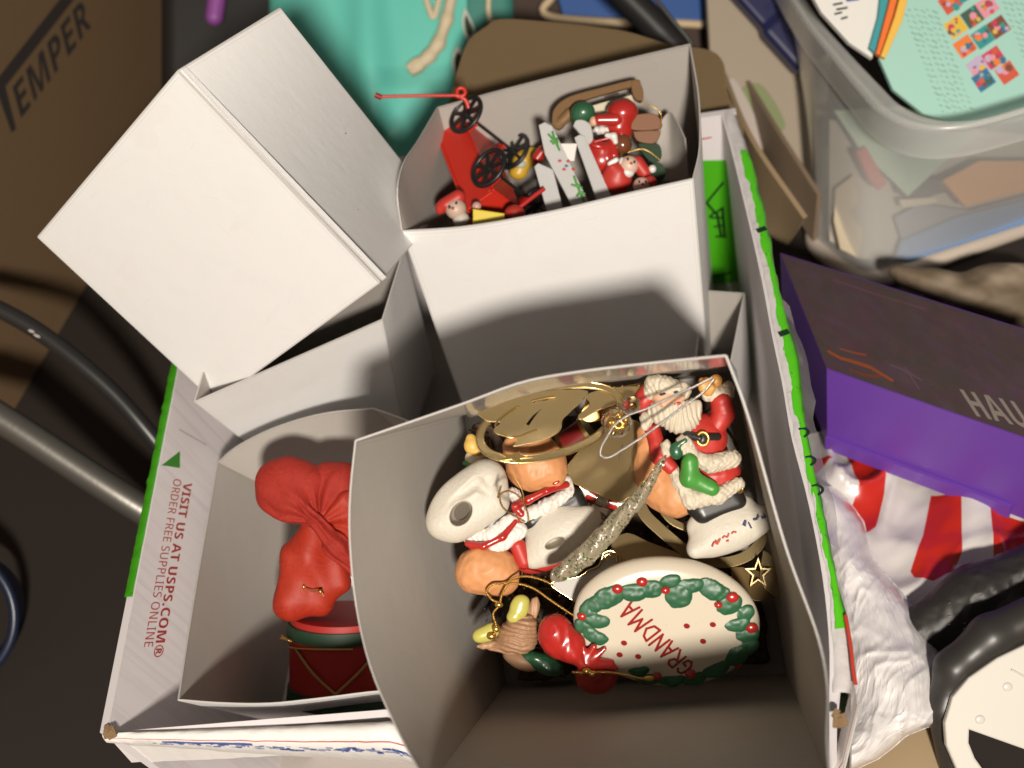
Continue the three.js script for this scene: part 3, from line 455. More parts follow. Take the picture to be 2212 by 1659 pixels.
{
  const o = frame('brass_ornament', 1370, 850, 0.6, 'shiny crinkled brass leaf ornament in shadow above the crystal bead', 'brass ornament');
  const g = []; for (let i = 0; i < 16; i++) g.push(tube(o, [[1262 + i * 10, 880 + 12 * Math.sin(i), i % 3 * 3], [1272 + i * 10, 860, 8], [1300 + i * 9, 838 + 8 * Math.sin(i * 2), i % 2 * 6]], 3.4, 10, 6));
  part(o, 'leaf', poly(o, [[1250, 900], [1275, 862], [1330, 838], [1400, 826], [1420, 842], [1390, 866], [1330, 895], [1275, 912]], 4, 0.8, [], true), mat([0.28, 0.17, 0.06], 0.25, { metalness: 1 }));
  g.forEach((q) => part(o, 'needle', q, brassEdge));
}
// kite shaped plate
{
  const o = frame('brass_ornament', 1310, 1005, 0.602, 'plain dull brass kite shaped plate under the crystal bead', 'brass ornament');
  const q = part(o, 'plate', poly(o, [[1221, 1018], [1236, 992], [1290, 930], [1330, 905], [1385, 915], [1400, 990], [1380, 1055], [1350, 1084], [1328, 1086], [1236, 1042]], 4, 1.2, [], true), brass); q.rotation.x = -0.34; q.rotation.y = -0.12;
  const rimq = part(o, 'edge_shine', tube(o, [[1221, 1018], [1236, 992], [1290, 930], [1330, 905], [1385, 915], [1400, 990], [1380, 1055], [1350, 1084], [1328, 1086], [1236, 1042]].map(([u, v]) => [u, v, 4]), 1.5, 120, 6, true), brassEdge); rimq.rotation.x = -0.34; rimq.rotation.y = -0.12;  // shine on the plate edge painted as a brighter tube
  part(o, 'scratch', tube(o, [[1345, 960, 7], [1338, 1000, 6], [1350, 1060, 4]], 0.8, 20, 4), mat([0.12, 0.09, 0.05], 0.5));
}
// drum, candy, strips
{
  const o = frame('drum_ornament', 1246, 948, 0.615, 'tiny dark red drum ornament with gold bands beside the kite plate', 'drum');
  const ax = new THREE.Quaternion().setFromEuler(new THREE.Euler(0.4, 0, -0.9));
  const cy = (r, h, y) => { const g = new THREE.CylinderGeometry(r, r, h, 28); g.translate(0, y, 0); return g.applyQuaternion(ax); };
  part(o, 'shell', cy(32, 60, 0), mat([0.16, 0.012, 0.012], 0.3)); part(o, 'band', cy(35, 9, -30), brassEdge); part(o, 'band', cy(35, 9, 30), brassEdge);
}
function candy(u0, v0, d, pts, label, w) {
  const o = frame('candy_ornament', u0, v0, d, label, 'candy cane');
  const cv = new THREE.CatmullRomCurve3(pts.map((p) => P(o, ...p))), n = 6; part(o, 'rim', new THREE.TubeGeometry(cv, 40, w + 1.5, 10).scale(1, 1, 0.5), brassEdge);
  for (let i = 0; i < n; i++) { const s = []; for (let j = 0; j <= 6; j++) s.push(cv.getPoint((i + j / 6 * 0.94) / n)); const g = new THREE.TubeGeometry(new THREE.CatmullRomCurve3(s), 8, w, 12).scale(1, 1, 0.55); g.translate(0, 0, 2); part(o, 'stripe', g, i % 2 ? gloss([0.74, 0.7, 0.62], 0.25) : redGloss); }
}
candy(1290, 1066, 0.609, [[1236, 1038, 0], [1262, 1058, 0], [1290, 1074, 0], [1325, 1086, 0], [1350, 1090, 0]], 'red and white striped enamel candy cane under the kite plate', 15);
candy(1420, 1082, 0.624, [[1380, 1070, 0], [1405, 1078, 0], [1432, 1084, 0], [1462, 1078, 0]], 'red and white striped enamel bit behind the icicle and waving santa', 13);
const strip = (u0, v0, d, pts, w, label, name = 'strip') => {
  const o = frame('brass_ornament', u0, v0, d, label, 'brass ornament'), cv = new THREE.CatmullRomCurve3(pts.map((p) => P(o, ...p))).getPoints(30), L = [], R = [];
  cv.forEach((p, i) => { const t = cv[Math.min(30, i + 1)].clone().sub(cv[Math.max(0, i - 1)]), n = new V3(-t.y, t.x, 0).normalize().multiplyScalar(w / 2); L.push([p.x + n.x + u0, v0 - p.y - n.y]); R.push([p.x - n.x + u0, v0 - p.y + n.y]); });
  part(o, name, poly(o, [...L, ...R.reverse()], 4, 1), brass).rotation.x = -0.3; return o;
};
strip(1420, 1125, 0.612, [[1378, 1070], [1392, 1110], [1425, 1145], [1470, 1185], [1500, 1210]], 26, 'wide curved brass band running from the icicle to the plate');
strip(1450, 1110, 0.606, [[1424, 1074], [1430, 1100], [1450, 1126], [1490, 1146]], 15, 'narrow curved brass band beside the waving santa');
strip(1590, 1195, 0.622, [[1505, 1204], [1560, 1216], [1615, 1200], [1645, 1168], [1650, 1130]], 24, 'brass hoop curving around the cream base of the waving santa', 'hoop');
{
  const o = frame('brass_ornament', 1395, 1185, 0.606, 'dull brass leaf shaped plate just above the grandma plate', 'brass ornament');
  part(o, 'plate', poly(o, [[1320, 1180], [1328, 1164], [1346, 1153], [1366, 1153], [1400, 1170], [1475, 1203], [1440, 1222], [1380, 1220], [1330, 1214]], 4, 1.2, [], true), brass).rotation.x = -0.4;
}
{
  const o = frame('brass_ornament', 1640, 1235, 0.618, 'brass ornament with an open star and rounded wings near the corner', 'brass ornament');
  const st = (R, r) => [...Array(10).keys()].map((i) => { const a = -Math.PI / 2 + i / 10 * 6.2832, q = i % 2 ? r : R; return [1634 + q * Math.cos(a) * 0.95, 1236 + q * Math.sin(a) * 1.08]; });
  part(o, 'star', poly(o, st(33, 14.5), 5, 0.8, [st(25, 11)]), brass).position.z = 16;
  part(o, 'wing', poly(o, [[1650, 1188], [1668, 1200], [1690, 1232], [1703, 1265], [1700, 1286], [1684, 1292], [1662, 1284], [1640, 1250]], 4, 1, [], true).rotateX(-0.3), brass).position.z = 2;
  part(o, 'wing', poly(o, [[1578, 1226], [1620, 1228], [1660, 1248], [1668, 1282], [1650, 1298], [1618, 1296], [1586, 1268]], 4, 1, [], true).rotateX(-0.3), mat([0.24, 0.16, 0.07], 0.4, { metalness: 1 })).position.z = -6;
}
// silver cord and crystal bead
{
  const o = frame('crystal_bead', 1332, 912, 0.572, 'clear crystal bead with a gold filigree heart hanging on silver cord', 'bead');
  const g = new THREE.IcosahedronGeometry(34, 1); g.scale(1, 1.02, 0.85); part(o, 'crystal', g, mat([0.97, 0.96, 0.94], 0.04, { phys: true, transmission: 1, thickness: 0.01, ior: 1.5, flatShading: true }));
  seed = 5; for (let i = 0; i < 14; i++) { const a = rnd() * 6.28, r = 20 * Math.sqrt(rnd()); part(o, 'filigree', new THREE.SphereGeometry(5 + rnd() * 4, 10, 8).translate(r * Math.cos(a), r * Math.sin(a), 22 + rnd() * 8), gold); }
  part(o, 'ring', new THREE.TorusGeometry(8, 2.6, 8, 20).translate(2, -4, 33), gold);
  const k = new THREE.IcosahedronGeometry(20, 1); k.translate(33, 38, -6); part(o, 'crystal', k, mat([0.97, 0.96, 0.94], 0.04, { phys: true, transmission: 1, thickness: 0.01, ior: 1.5, flatShading: true }));
  part(o, 'cord', twisted(o, [[1535, 816, 30], [1500, 832, 50], [1447, 855, 64], [1390, 882, 60], [1354, 895, 50], [1326, 916, 36], [1308, 944, 34], [1296, 968, 34], [1296, 982, 36], [1310, 986, 40], [1342, 968, 48], [1400, 928, 64], [1458, 884, 70], [1512, 846, 60], [1538, 820, 34]], 2.7, 70), silver);
}
// icicle
{
  const o = frame('icicle_ornament', 1320, 1130, 0.562, 'long twisted glittery glass icicle lying across the middle', 'icicle');
  const pth = [[1438, 985, 8, 5], [1420, 1014, 6, 10], [1402, 1044, 4, 15], [1380, 1076, 2, 20], [1352, 1106, 0, 25], [1324, 1138, -2, 28], [1294, 1172, -6, 30], [1262, 1204, -12, 30], [1230, 1230, -22, 27], [1204, 1250, -32, 20]], pr = [];
  for (let i = 0; i < pth.length - 1; i++) { const [a, b] = [pth[i], pth[i + 1]]; pr.push(c(a[0], a[1], a[2], a[3] * 0.68, b[0], b[1], b[2], b[3] * 0.68)); pr.push(e((a[0] + b[0]) / 2, (a[1] + b[1]) / 2, (a[2] + b[2]) / 2, a[3] * 0.9, b[3] * 0.64, a[3] * 0.8, 10)); }
  seed = 31; const gm = canvas(512, 512, (g) => { g.fillStyle = '#d6cdbb'; g.fillRect(0, 0, 512, 512); for (let i = 0; i < 3000; i++) { const q = rnd(); g.fillStyle = q < 0.35 ? `rgba(150,138,118,.7)` : q < 0.6 ? `rgba(110,150,110,.7)` : q < 0.7 ? 'rgba(190,150,140,.8)' : `rgba(235,232,222,.7)`; g.fillRect(rnd() * 512, rnd() * 512, 1 + rnd() * 4, 1 + rnd() * 4); } });
  part(o, 'shaft', blob(o, pr, { k: 8, cell: 2.5, disp: (x, y, z) => 1.6 * Math.sin((x + y * -0.4) * 0.2 + z * 0.15) + 1.1 * noise(x * 0.14, y * 0.14, z * 0.14) }), mat([0.72, 0.68, 0.58], 0.16, { phys: true, map: gm, transmission: 0.5, thickness: 0.004, ior: 1.4, bumpMap: G1, bumpScale: 0.0003 }));
  const fl = { g: [], p: [] }; for (let i = 0; i < 330; i++) { const t = Math.pow(rnd(), 0.8) * 8.99, k = Math.floor(t), f = t - k, a = pth[k], b = pth[k + 1], r = (a[3] + (b[3] - a[3]) * f) * 0.82, th = rnd() * 3.14, nx = Math.cos(th) * 0.85, nz = Math.sin(th), q = new THREE.PlaneGeometry(1.6 + rnd() * 2, 1.6 + rnd() * 2); q.rotateX(rnd() - 0.5); q.rotateY((rnd() - 0.5) * 2); const p = P(o, a[0] + (b[0] - a[0]) * f + nx * r * 0.8, a[1] + (b[1] - a[1]) * f + nx * r * 0.6, a[2] + nz * r + 1.5); q.translate(p.x, p.y, p.z); fl[i % 3 ? 'g' : 'p'].push(q); }
  part(o, 'glitter', mergeGeometries(fl.g), mat([0.25, 0.55, 0.22], 0.2, { metalness: 1 })).userData.kind = 'stuff'; part(o, 'glitter', mergeGeometries(fl.p), mat([0.8, 0.66, 0.6], 0.2, { metalness: 1 })).userData.kind = 'stuff';
}
// white enamel bird edged in gold
{
  const o = frame('enamel_ornament', 1262, 1250, 0.6, 'white enamel ornament edged in gold tucked behind the grandma plate', 'enamel ornament');
  const a = [[1190, 1262], [1214, 1252], [1250, 1245], [1270, 1232], [1292, 1222], [1300, 1205], [1304, 1194], [1320, 1189], [1336, 1200], [1340, 1212], [1330, 1240], [1290, 1280], [1250, 1300], [1226, 1288]];
  part(o, 'body', poly(o, a, 5, 1.2, [], true).rotateX(-0.2), mat([0.5, 0.48, 0.44], 0.6));
  part(o, 'gold_edge', tube(o, a.map(([u, v]) => [u, v, 5]), 2.6, 120, 6, true), brassEdge);
  part(o, 'swirl', tube(o, [[1312, 1210, 8], [1306, 1202, 8], [1314, 1196, 8], [1322, 1204, 8], [1330, 1202, 8], [1332, 1212, 8]], 2.2, 40, 6), brassEdge);
  for (const [u, v] of [[1268, 1268], [1282, 1272], [1276, 1280]]) part(o, 'brush_mark', tube(o, [[u - 8, v + 3, 7], [u, v, 7.5], [u + 9, v - 4, 7]], 1, 10, 4), mat([0.1, 0.1, 0.09], 0.5));
}
// the grandma plate
{
  const o = frame('grandma_plate', 1441, 1346, 0.583, 'oval cream ceramic plate with holly wreath and the red word GRANDMA', 'plate');
  const rx = 203, ry = 146, prof = [[0, 20], [0.6, 19], [0.8, 17], [0.9, 12], [0.97, 3], [1, -8], [0.99, -20], [0.94, -30], [0.8, -34], [0, -34]];
  const g = new THREE.LatheGeometry(new THREE.SplineCurve(prof.map(([r, z]) => new THREE.Vector2(r * 100, z))).getPoints(60).map((p) => new THREE.Vector2(Math.max(0, p.x), p.y)), 96);
  g.rotateX(Math.PI / 2); g.scale(rx / 100, ry / 100, 1); g.rotateZ(-0.12);
  const ps = g.attributes.position, uv = g.attributes.uv; for (let i = 0; i < ps.count; i++) uv.setXY(i, 0.5 + ps.getX(i) / 420, 0.5 + ps.getY(i) / 420);
  const oy = 16, X = (u) => (u - 1441 + 210) / 420 * 1024, Yc = (v) => (v - 1346 + 210) / 420 * 1024;
  const mp = canvas(1024, 1024, (q) => {
    q.fillStyle = '#efe4cf'; q.fillRect(0, 0, 1024, 1024); seed = 3;
    for (let i = 0; i < 90; i++) { q.fillStyle = `rgba(120,95,60,${rnd() * 0.35})`; q.beginPath(); q.arc(rnd() * 1024, rnd() * 1024, 0.8 + rnd() * 2.4, 0, 7); q.fill(); }
    q.strokeStyle = '#a8231c'; q.lineWidth = 11; q.lineCap = q.lineJoin = 'round';
    const th = Math.atan2(-0.73, -0.68), start = [1497, 1433], ltr = (k, s, drop, segs) => { // one brushed letter: strokes in a unit cell
      q.save(); q.translate(X(start[0] + Math.cos(th) * k), Yc(start[1] + Math.sin(th) * k)); q.rotate(th); q.scale(1024 / 420 * s, 1024 / 420 * s); q.lineWidth = 5.4 / s; q.translate(0, drop); for (const sgm of segs) { q.beginPath(); sgm.forEach(([x, y], i) => (i ? q.lineTo(x, y) : q.moveTo(x, y))); q.stroke(); } q.restore();
    };
    const G = [[18, -34], [12, -39], [4, -36], [0, -24], [1, -10], [8, -1], [17, -4], [20, -16], [11, -17]], A = [[[0, 0], [11, -42], [22, 1]], [[4, -15], [18, -14]]], N = [[0, 0], [2, -40], [20, -2], [22, -42]], M = [[0, 2], [5, -42], [15, -12], [26, -42], [31, 1]];
    ltr(-2, 0.95, 2, [G]); ltr(24, 0.95, 0, [[[0, 0], [1, -40], [14, -40], [19, -32], [13, -22], [2, -20]], [[6, -20], [21, 2]]]); ltr(50, 0.95, 1, A); ltr(77, 0.95, 0, [N]); ltr(107, 0.95, 0, [[[0, 0], [2, -40], [15, -36], [24, -20], [16, -3], [0, 0]]]); ltr(137, 1, 1, [M]); ltr(176, 1, 2, A);
    q.fillStyle = '#a3201b'; for (const [u, v] of [[1481, 1345], [1537, 1342], [1517, 1380], [1347, 1384], [1338, 1411], [1378, 1415]]) { q.beginPath(); q.ellipse(X(u), Yc(v), 17, 14, 0.4, 0, 7); q.fill(); }
  });
  part(o, 'dish', g, mat([0.68, 0.67, 0.66], 0.22, { phys: true, map: mp, clearcoat: 0.6, clearcoatRoughness: 0.08 }));
  void oy;
  const zAt = (u, v) => { const x = (u - 1441), y = (v - 1346), r = Math.min(1, Math.hypot((x * Math.cos(0.12) + y * Math.sin(0.12)) / rx, (y * Math.cos(0.12) - x * Math.sin(0.12)) / ry)); let k = 0; while (k < 4 && prof[k + 1][0] < r) k++; const [a, b] = [prof[k], prof[k + 1]]; return a[1] + (b[1] - a[1]) * Math.max(0, (r - a[0]) / (b[0] - a[0])); };
  for (const [u, v, a, b, ang] of [[1311, 1283, 32, 21, 25], [1366, 1270, 28, 18, 0], [1400, 1262, 24, 18, 0], [1442, 1246, 20, 14, 10], [1460, 1277, 25, 26, 0], [1484, 1255, 28, 14, 0], [1532, 1264, 34, 19, -28], [1567, 1298, 26, 22, 20], [1602, 1320, 20, 16, 20], [1588, 1343, 25, 14, 5], [1606, 1366, 27, 14, -8], [1612, 1391, 21, 20, 0], [1587, 1414, 25, 21, 20], [1544, 1446, 28, 16, 15], [1497, 1466, 26, 15, 5], [1450, 1470, 28, 13, 0], [1402, 1466, 26, 13, 0], [1380, 1449, 20, 9, 5], [1278, 1305, 27, 18, 40], [1287, 1334, 26, 15, -10], [1264, 1346, 20, 17, 0], [1284, 1369, 26, 15, -30], [1270, 1322, 18, 18, 0]])
    part(o, 'leaf', blob(o, [e(u, v, zAt(u, v) - 2, a * 1.18, b * 1.18, 6, ang), e(u + a * 0.5 * Math.cos(ang / 57.3), v - a * 0.5 * Math.sin(ang / 57.3), zAt(u, v) - 2, a * 0.75, b * 0.8, 5, ang + 35)], { cell: 2.6, k: 8, disp: (x, y) => 0.9 * noise(x * 0.1, y * 0.1, u) }), leafGreen);
  for (const [u, v, r = 10] of [[1331, 1261, 12], [1383, 1245, 12], [1433, 1263, 10], [1577, 1281, 14], [1547, 1296, 9], [1621, 1351, 14], [1492, 1454, 12], [1420, 1459, 10], [1596, 1438, 9], [1257, 1325, 11], [1247, 1365, 13]]) part(o, 'berry', ball(o, u, v, zAt(u, v) + 4, r, r * 0.85, 7), redGloss);
  part(o, 'bow', blob(o, [e(1204, 1372, 10, 42, 52, 34, 20), e(1232, 1392, 12, 34, 36, 30, -20), e(1290, 1474, -6, 48, 38, 30, 0), c(1230, 1400, 22, 24, 1262, 1428, 26, 15), c(1262, 1428, 26, 15, 1288, 1450, 14, 22)], { k: 12, disp: folds(1) }), redGloss);
  part(o, 'ribbon', blob(o, [c(1262, 1424, 26, 11, 1282, 1388, 28, 7), c(1268, 1428, 26, 13, 1305, 1394, 26, 5), c(1262, 1428, 24, 12, 1330, 1440, 22, 6), c(1262, 1424, 26, 12, 1258, 1390, 26, 6), c(1272, 1428, 24, 13, 1320, 1428, 20, 8)], { k: 8 }), redGloss);
  part(o, 'cord', twisted(o, [[1235, 1440, 44], [1272, 1438, 50], [1310, 1438, 50], [1350, 1446, 48], [1385, 1456, 42], [1410, 1456, 40]], 2.4, 26), gold);
  part(o, 'knot', blob(o, [e(1265, 1434, 50, 9, 7, 7), e(1277, 1440, 51, 8, 7, 7), e(1400, 1455, 42, 12, 6, 6)], { cell: 2, k: 3 }), gold);
  for (const q of o.children) { q.rotation.x = 0.2; }
}
// reindeer with the gold cord
{
  const o = frame('reindeer_ornament', 1110, 1370, 0.595, 'small brown reindeer ornament with yellow antlers and gold cord on top', 'reindeer');
  part(o, 'head', blob(o, [e(1118, 1376, 0, 44, 36, 40, -15), e(1130, 1352, 2, 34, 28, 34), c(1096, 1392, -6, 22, 1062, 1396, -12, 13)], { k: 14, disp: (x, y, z) => 1.5 * Math.sin(y * 0.62 + 2 * noise(x * 0.06, y * 0.05) + x * 0.1) + 0.6 * noise(x * 0.2, y * 0.2) }), mat([0.36, 0.2, 0.11], 0.5));
  part(o, 'ear', blob(o, [e(1153, 1316, -4, 13, 27, 10, -12)], { disp: (x) => 0.8 * Math.sin(x * 0.6) }), mat([0.42, 0.24, 0.13], 0.5)); part(o, 'ear', blob(o, [e(1056, 1394, -6, 27, 9, 10, 8)], { disp: (x) => 0.8 * Math.sin(x * 0.4) }), mat([0.42, 0.24, 0.13], 0.5));
  part(o, 'antler', blob(o, [e(1122, 1310, 16, 21, 26, 13, -12), e(1110, 1330, 18, 16, 14, 12), e(1128, 1294, 14, 14, 10, 10)], { k: 10 }), yellow); part(o, 'antler', blob(o, [e(1052, 1366, 14, 27, 18, 13, 18), e(1034, 1372, 12, 13, 13, 11), e(1066, 1352, 12, 13, 9, 9)], { k: 10 }), yellow);
  part(o, 'body', blob(o, [e(1130, 1432, -30, 40, 22, 26, -20), e(1106, 1420, -34, 20, 14, 18)], { k: 10 }), mat([0.36, 0.2, 0.11], 0.5));
  part(o, 'scarf', blob(o, [e(1165, 1432, -22, 50, 20, 24, -16), e(1190, 1448, -18, 30, 16, 18, -10)], { k: 10, disp: folds(1) }), darkGreen);
  part(o, 'cord', twisted(o, [[1066, 1372, 28], [1072, 1346, 40], [1066, 1318, 46], [1080, 1296, 50], [1064, 1288, 50], [1052, 1270, 54], [1064, 1254, 58], [1092, 1252, 60], [1112, 1240, 58], [1140, 1238, 54], [1180, 1250, 48], [1192, 1258, 44]], 2.3, 46), gold);
  part(o, 'cord', twisted(o, [[1080, 1300, 50], [1084, 1278, 54], [1098, 1254, 58], [1116, 1252, 60], [1150, 1262, 58], [1190, 1290, 52], [1230, 1318, 44], [1242, 1326, 40]], 2.3, 40), gold);
  part(o, 'knot', blob(o, [e(1072, 1352, 36, 9, 8, 7), e(1078, 1298, 50, 9, 7, 7), e(1062, 1368, 32, 11, 8, 8)], { cell: 2, k: 3 }), gold);
}
{
  const o = frame('gold_cord', 1120, 1060, 0.565, 'loose loop of gold cord between the two upside down santas', 'cord');
  part(o, 'loop', twisted(o, [[1082, 1050, -10], [1076, 1074, 0], [1082, 1066, 6], [1096, 1060, 8], [1114, 1066, 6], [1130, 1084, 4], [1140, 1110, 0], [1142, 1128, -12]], 2, 26), mat([0.4, 0.23, 0.07], 0.35, { metalness: 0.9 }));
  part(o, 'loop', twisted(o, [[1078, 1070, -2], [1084, 1092, 0], [1100, 1108, 0], [1118, 1118, -4], [1134, 1128, -14]], 2, 16), mat([0.4, 0.23, 0.07], 0.35, { metalness: 0.9 }));
  part(o, 'thread', tube(o, [[1094, 1018, 4], [1112, 1032, 6], [1128, 1060, 4], [1134, 1100, -4]], 1.2, 20, 5), mat([0.4, 0.23, 0.07], 0.35, { metalness: 0.9 }));
}

// ---------------------------------------------------------------- red bow and drum
{
  const o = frame('velvet_bow', 680, 1130, 0.672, 'puffy red velvet bow with long folded tails in the leaning box', 'bow');
  const velMap = canvas(512, 512, (g) => { g.fillStyle = '#d8d8d8'; g.fillRect(0, 0, 512, 512); seed = 77; for (let i = 0; i < 900; i++) { const x = rnd() * 512, y = rnd() * 512, l = 20 + rnd() * 90, a = 0.6 + noise(x * 0.008, y * 0.008) * 2; g.strokeStyle = rnd() < 0.5 ? `rgba(255,255,255,${0.1 + rnd() * 0.2})` : `rgba(110,90,90,${0.05 + rnd() * 0.15})`; g.lineWidth = 1 + rnd() * 6; g.beginPath(); g.moveTo(x, y); g.lineTo(x + Math.cos(a) * l, y + Math.sin(a) * l); g.stroke(); } });
  const vel = mat([0.47, 0.024, 0.01], 0.8, { map: velMap, phys: true, sheen: 0.4, sheenRoughness: 0.4, sheenColor: C(0.4, 0.04, 0.01), bumpMap: G1, bumpScale: 0.00012 });
  const pleat = (u0, v0, n, a) => (x, y, z) => { const X = x + o.u0 - u0, Y = o.v0 - y - v0, r = Math.hypot(X, Y), th = Math.atan2(Y, X) + 0.25 * noise(r * 0.02, z * 0.02); return a * Math.min(1, r / 40) * Math.sin(th * n + 0.8 * noise(x * 0.02, y * 0.02)) * Math.max(0.25, 1 - r / 170) + 0.8 * noise(x * 0.04, y * 0.04, z * 0.04); };
  part(o, 'loop', blob(o, [e(626, 1062, 0, 70, 60, 40, 28), e(596, 1040, -4, 42, 48, 36, -20), e(650, 1030, -8, 60, 32, 36, -14), c(640, 1090, 8, 40, 688, 1124, 16, 20)], { k: 30, disp: pleat(690, 1126, 13, 5), cell: 3.5 }), vel); part(o, 'loop', blob(o, [e(716, 1046, -14, 56, 48, 40, -12), e(746, 1062, -18, 38, 56, 34), c(712, 1084, -4, 34, 690, 1122, 10, 18)], { k: 26, disp: pleat(690, 1126, 12, 4.5), cell: 3.5 }), vel);
  part(o, 'loop', blob(o, [c(692, 1126, 12, 16, 748, 1088, 2, 38), e(768, 1140, -4, 40, 66, 30)], { k: 26, disp: pleat(690, 1126, 12, 4), cell: 3.5 }), mat([0.55, 0.035, 0.01], 0.65, { map: velMap }));
  part(o, 'knot', blob(o, [c(648, 1078, 36, 10, 690, 1126, 38, 14), c(690, 1126, 38, 14, 730, 1176, 28, 24), c(730, 1176, 28, 24, 768, 1222, 14, 22)], { k: 14, disp: (x, y, z) => 2.2 * Math.sin((x + y) * 0.28 + noise(x * 0.03, y * 0.03) * 2) + 0.6 * noise(x * 0.1, y * 0.1) }), vel);
  part(o, 'tail', blob(o, [c(676, 1138, -2, 24, 655, 1200, -10, 40), c(655, 1200, -10, 40, 640, 1290, -22, 46), c(700, 1170, -12, 30, 712, 1262, -28, 40), e(648, 1306, -22, 54, 22, 22, 6), c(604, 1318, -20, 12, 690, 1316, -26, 12)], { k: 30, disp: (x, y, z) => 4 * Math.sin(x * 0.075 + y * 0.018 + 1.5 * noise(x * 0.015, y * 0.015)) * Math.min(1, Math.max(0, (60 - y) / 120)) + noise(x * 0.03, y * 0.03, z * 0.03), cell: 3.5 }), mat([0.55, 0.035, 0.01], 0.6, { map: velMap }));
  part(o, 'gold_wire', tube(o, [[660, 1264, 24], [680, 1272, 32], [696, 1270, 36], [704, 1282, 34]], 1.4, 20, 5), gold); part(o, 'gold_tip', ball(o, 697, 1272, 38, 5, 4, 4, 30), gold); part(o, 'gold_tip', ball(o, 660, 1264, 26, 3, 5, 3), gold);
}
{
  const o = frame('toy_drum', 740, 1412, 0.69, 'red toy drum with green bands and gold zigzag cord under the bow', 'drum');
  const cy = (r, h, v, m, name) => { const g = new THREE.CylinderGeometry(r, r * 1.03, h, 48); g.rotateX(0.1); g.translate(0, o.v0 - v, 0); return part(o, name, g, m); };
  const felt = mat([0.4, 0.018, 0.014], 0.6); cy(112, 118, 1424, felt, 'shell'); const band = mat([0.012, 0.04, 0.018], 0.6); cy(117, 28, 1352, band, 'band'); cy(117, 32, 1490, band, 'band'); cy(110, 22, 1336, mat([0.36, 0.018, 0.014], 0.6), 'drumhead');
  const onShell = (a, v) => [740 + 121 * Math.sin(a), v + 0, 121 * Math.cos(a)];
  part(o, 'cord', tube(o, [-1.1, -0.7, -0.2, 0.3].map((a) => onShell(a, 1366 - 16 * Math.cos(a) + 30)), 2, 30, 6), gold);
  part(o, 'cord', tube(o, [onShell(-0.85, 1384), onShell(-0.42, 1430), onShell(0, 1474)], 3.4, 20, 6), mat([0.4, 0.24, 0.09], 0.45, { metalness: 0.5 })); part(o, 'cord', tube(o, [onShell(0, 1474), onShell(0.4, 1430), onShell(0.85, 1384)], 3.4, 20, 6), mat([0.4, 0.24, 0.09], 0.45, { metalness: 0.5 }));
  part(o, 'cord_end', blob(o, [c(626, 1368, 60, 3, 640, 1372, 70, 3), c(618, 1362, 60, 2, 640, 1372, 70, 3), c(616, 1368, 60, 2, 634, 1370, 70, 3)], { cell: 1.5, k: 2 }), gold);
}

// ---------------------------------------------------------------- wooden toys
{
  const o = frame('toy_wagon', 1083, 344, 0.735, 'red toy wagon with black spoked wheels standing on end', 'toy wagon');
  const T = new V3(0.271, -0.713, 0.644).normalize(), A = new V3(0.63, -0.377, -0.679).addScaledVector(T, -T.dot(new V3(0.63, -0.377, -0.679))).normalize(), N = A.clone().cross(T).normalize(); if (N.x > 0) N.negate();
  const Mx = new THREE.Matrix4().makeBasis(T, N, A.clone()); if (Mx.determinant() < 0) Mx.makeBasis(T, N, A.clone().negate());
  const put = (g) => g.applyMatrix4(Mx), tray = mat([0.52, 0.024, 0.012], 0.38);
  const bxg = (w, h, d, x, y, z, rx = 0, rz = 0) => { const g = new RoundedBoxGeometry(w, h, d, 2, 2.5); g.rotateX(rx); g.rotateZ(rz); return put(g.translate(x, y, z)); };
  part(o, 'tray', bxg(246, 7, 96, -6, 26, 0), tray);
  for (const s of [-1, 1]) { part(o, 'side_panel', bxg(262, 66, 6, -6, 60, s * 54, s * 0.14), tray); part(o, 'side_panel', bxg(6, 62, 108, -6 + s * 126, 58, 0, 0, -s * 0.16), tray); part(o, 'rail', bxg(276, 7, 11, -6, 92, s * 60), tray); }
  const wheel = (x, z) => {
    const g = new THREE.TorusGeometry(42, 5, 10, 40).translate(x, 0, z), w = part(o, 'wheel', put(g), blackPlastic), sp = [];
    for (let i = 0; i < 7; i++) { const q = new THREE.BoxGeometry(7, 41, 5); q.translate(0, 20.5, 0); q.rotateZ(i / 7 * 6.2832); sp.push(q.translate(x, 0, z)); }
    for (const q of sp) part(w, 'spoke', put(q), blackPlastic);
    part(w, 'hub', put(new THREE.CylinderGeometry(9, 9, 12, 16).rotateX(Math.PI / 2).translate(x, 0, z)), blackPlastic);
  };
  const sgn = Mx.elements[8] * A.x + Mx.elements[9] * A.y + Mx.elements[10] * A.z > 0 ? 1 : -1;
  for (const x of [-94, 94]) for (const z of [-81, 81]) wheel(x, z * sgn);
  for (const x of [-94, 94]) part(o, 'axle', put(new THREE.CylinderGeometry(3.5, 3.5, 160, 10).rotateX(Math.PI / 2).translate(x, 0, 0)), blackPlastic);
  for (const x of [-94, 94]) for (const z of [-48, 48]) part(o, 'bracket', bxg(20, 26, 8, x, 12, z), tray);
  const q = part(o, 'handle', mergeGeometries([tube(o, [[815, 212, 16], [900, 209, 10], [985, 206, 0]], 3.6, 20, 8), tube(o, [[985, 206, 0], [1005, 215, -4], [1012, 232, -8]], 5, 12, 8)]), tray); part(q, 'grip', (() => { const g = new THREE.TorusGeometry(9, 4.5, 8, 20); const p = P(o, 996, 199, 0); return g.translate(p.x, p.y, p.z); })(), tray); part(q, 'grip', tube(o, [[812, 208, 16], [826, 214, 15]], 6, 6, 8), mat([0.3, 0.01, 0.01], 0.4));
}
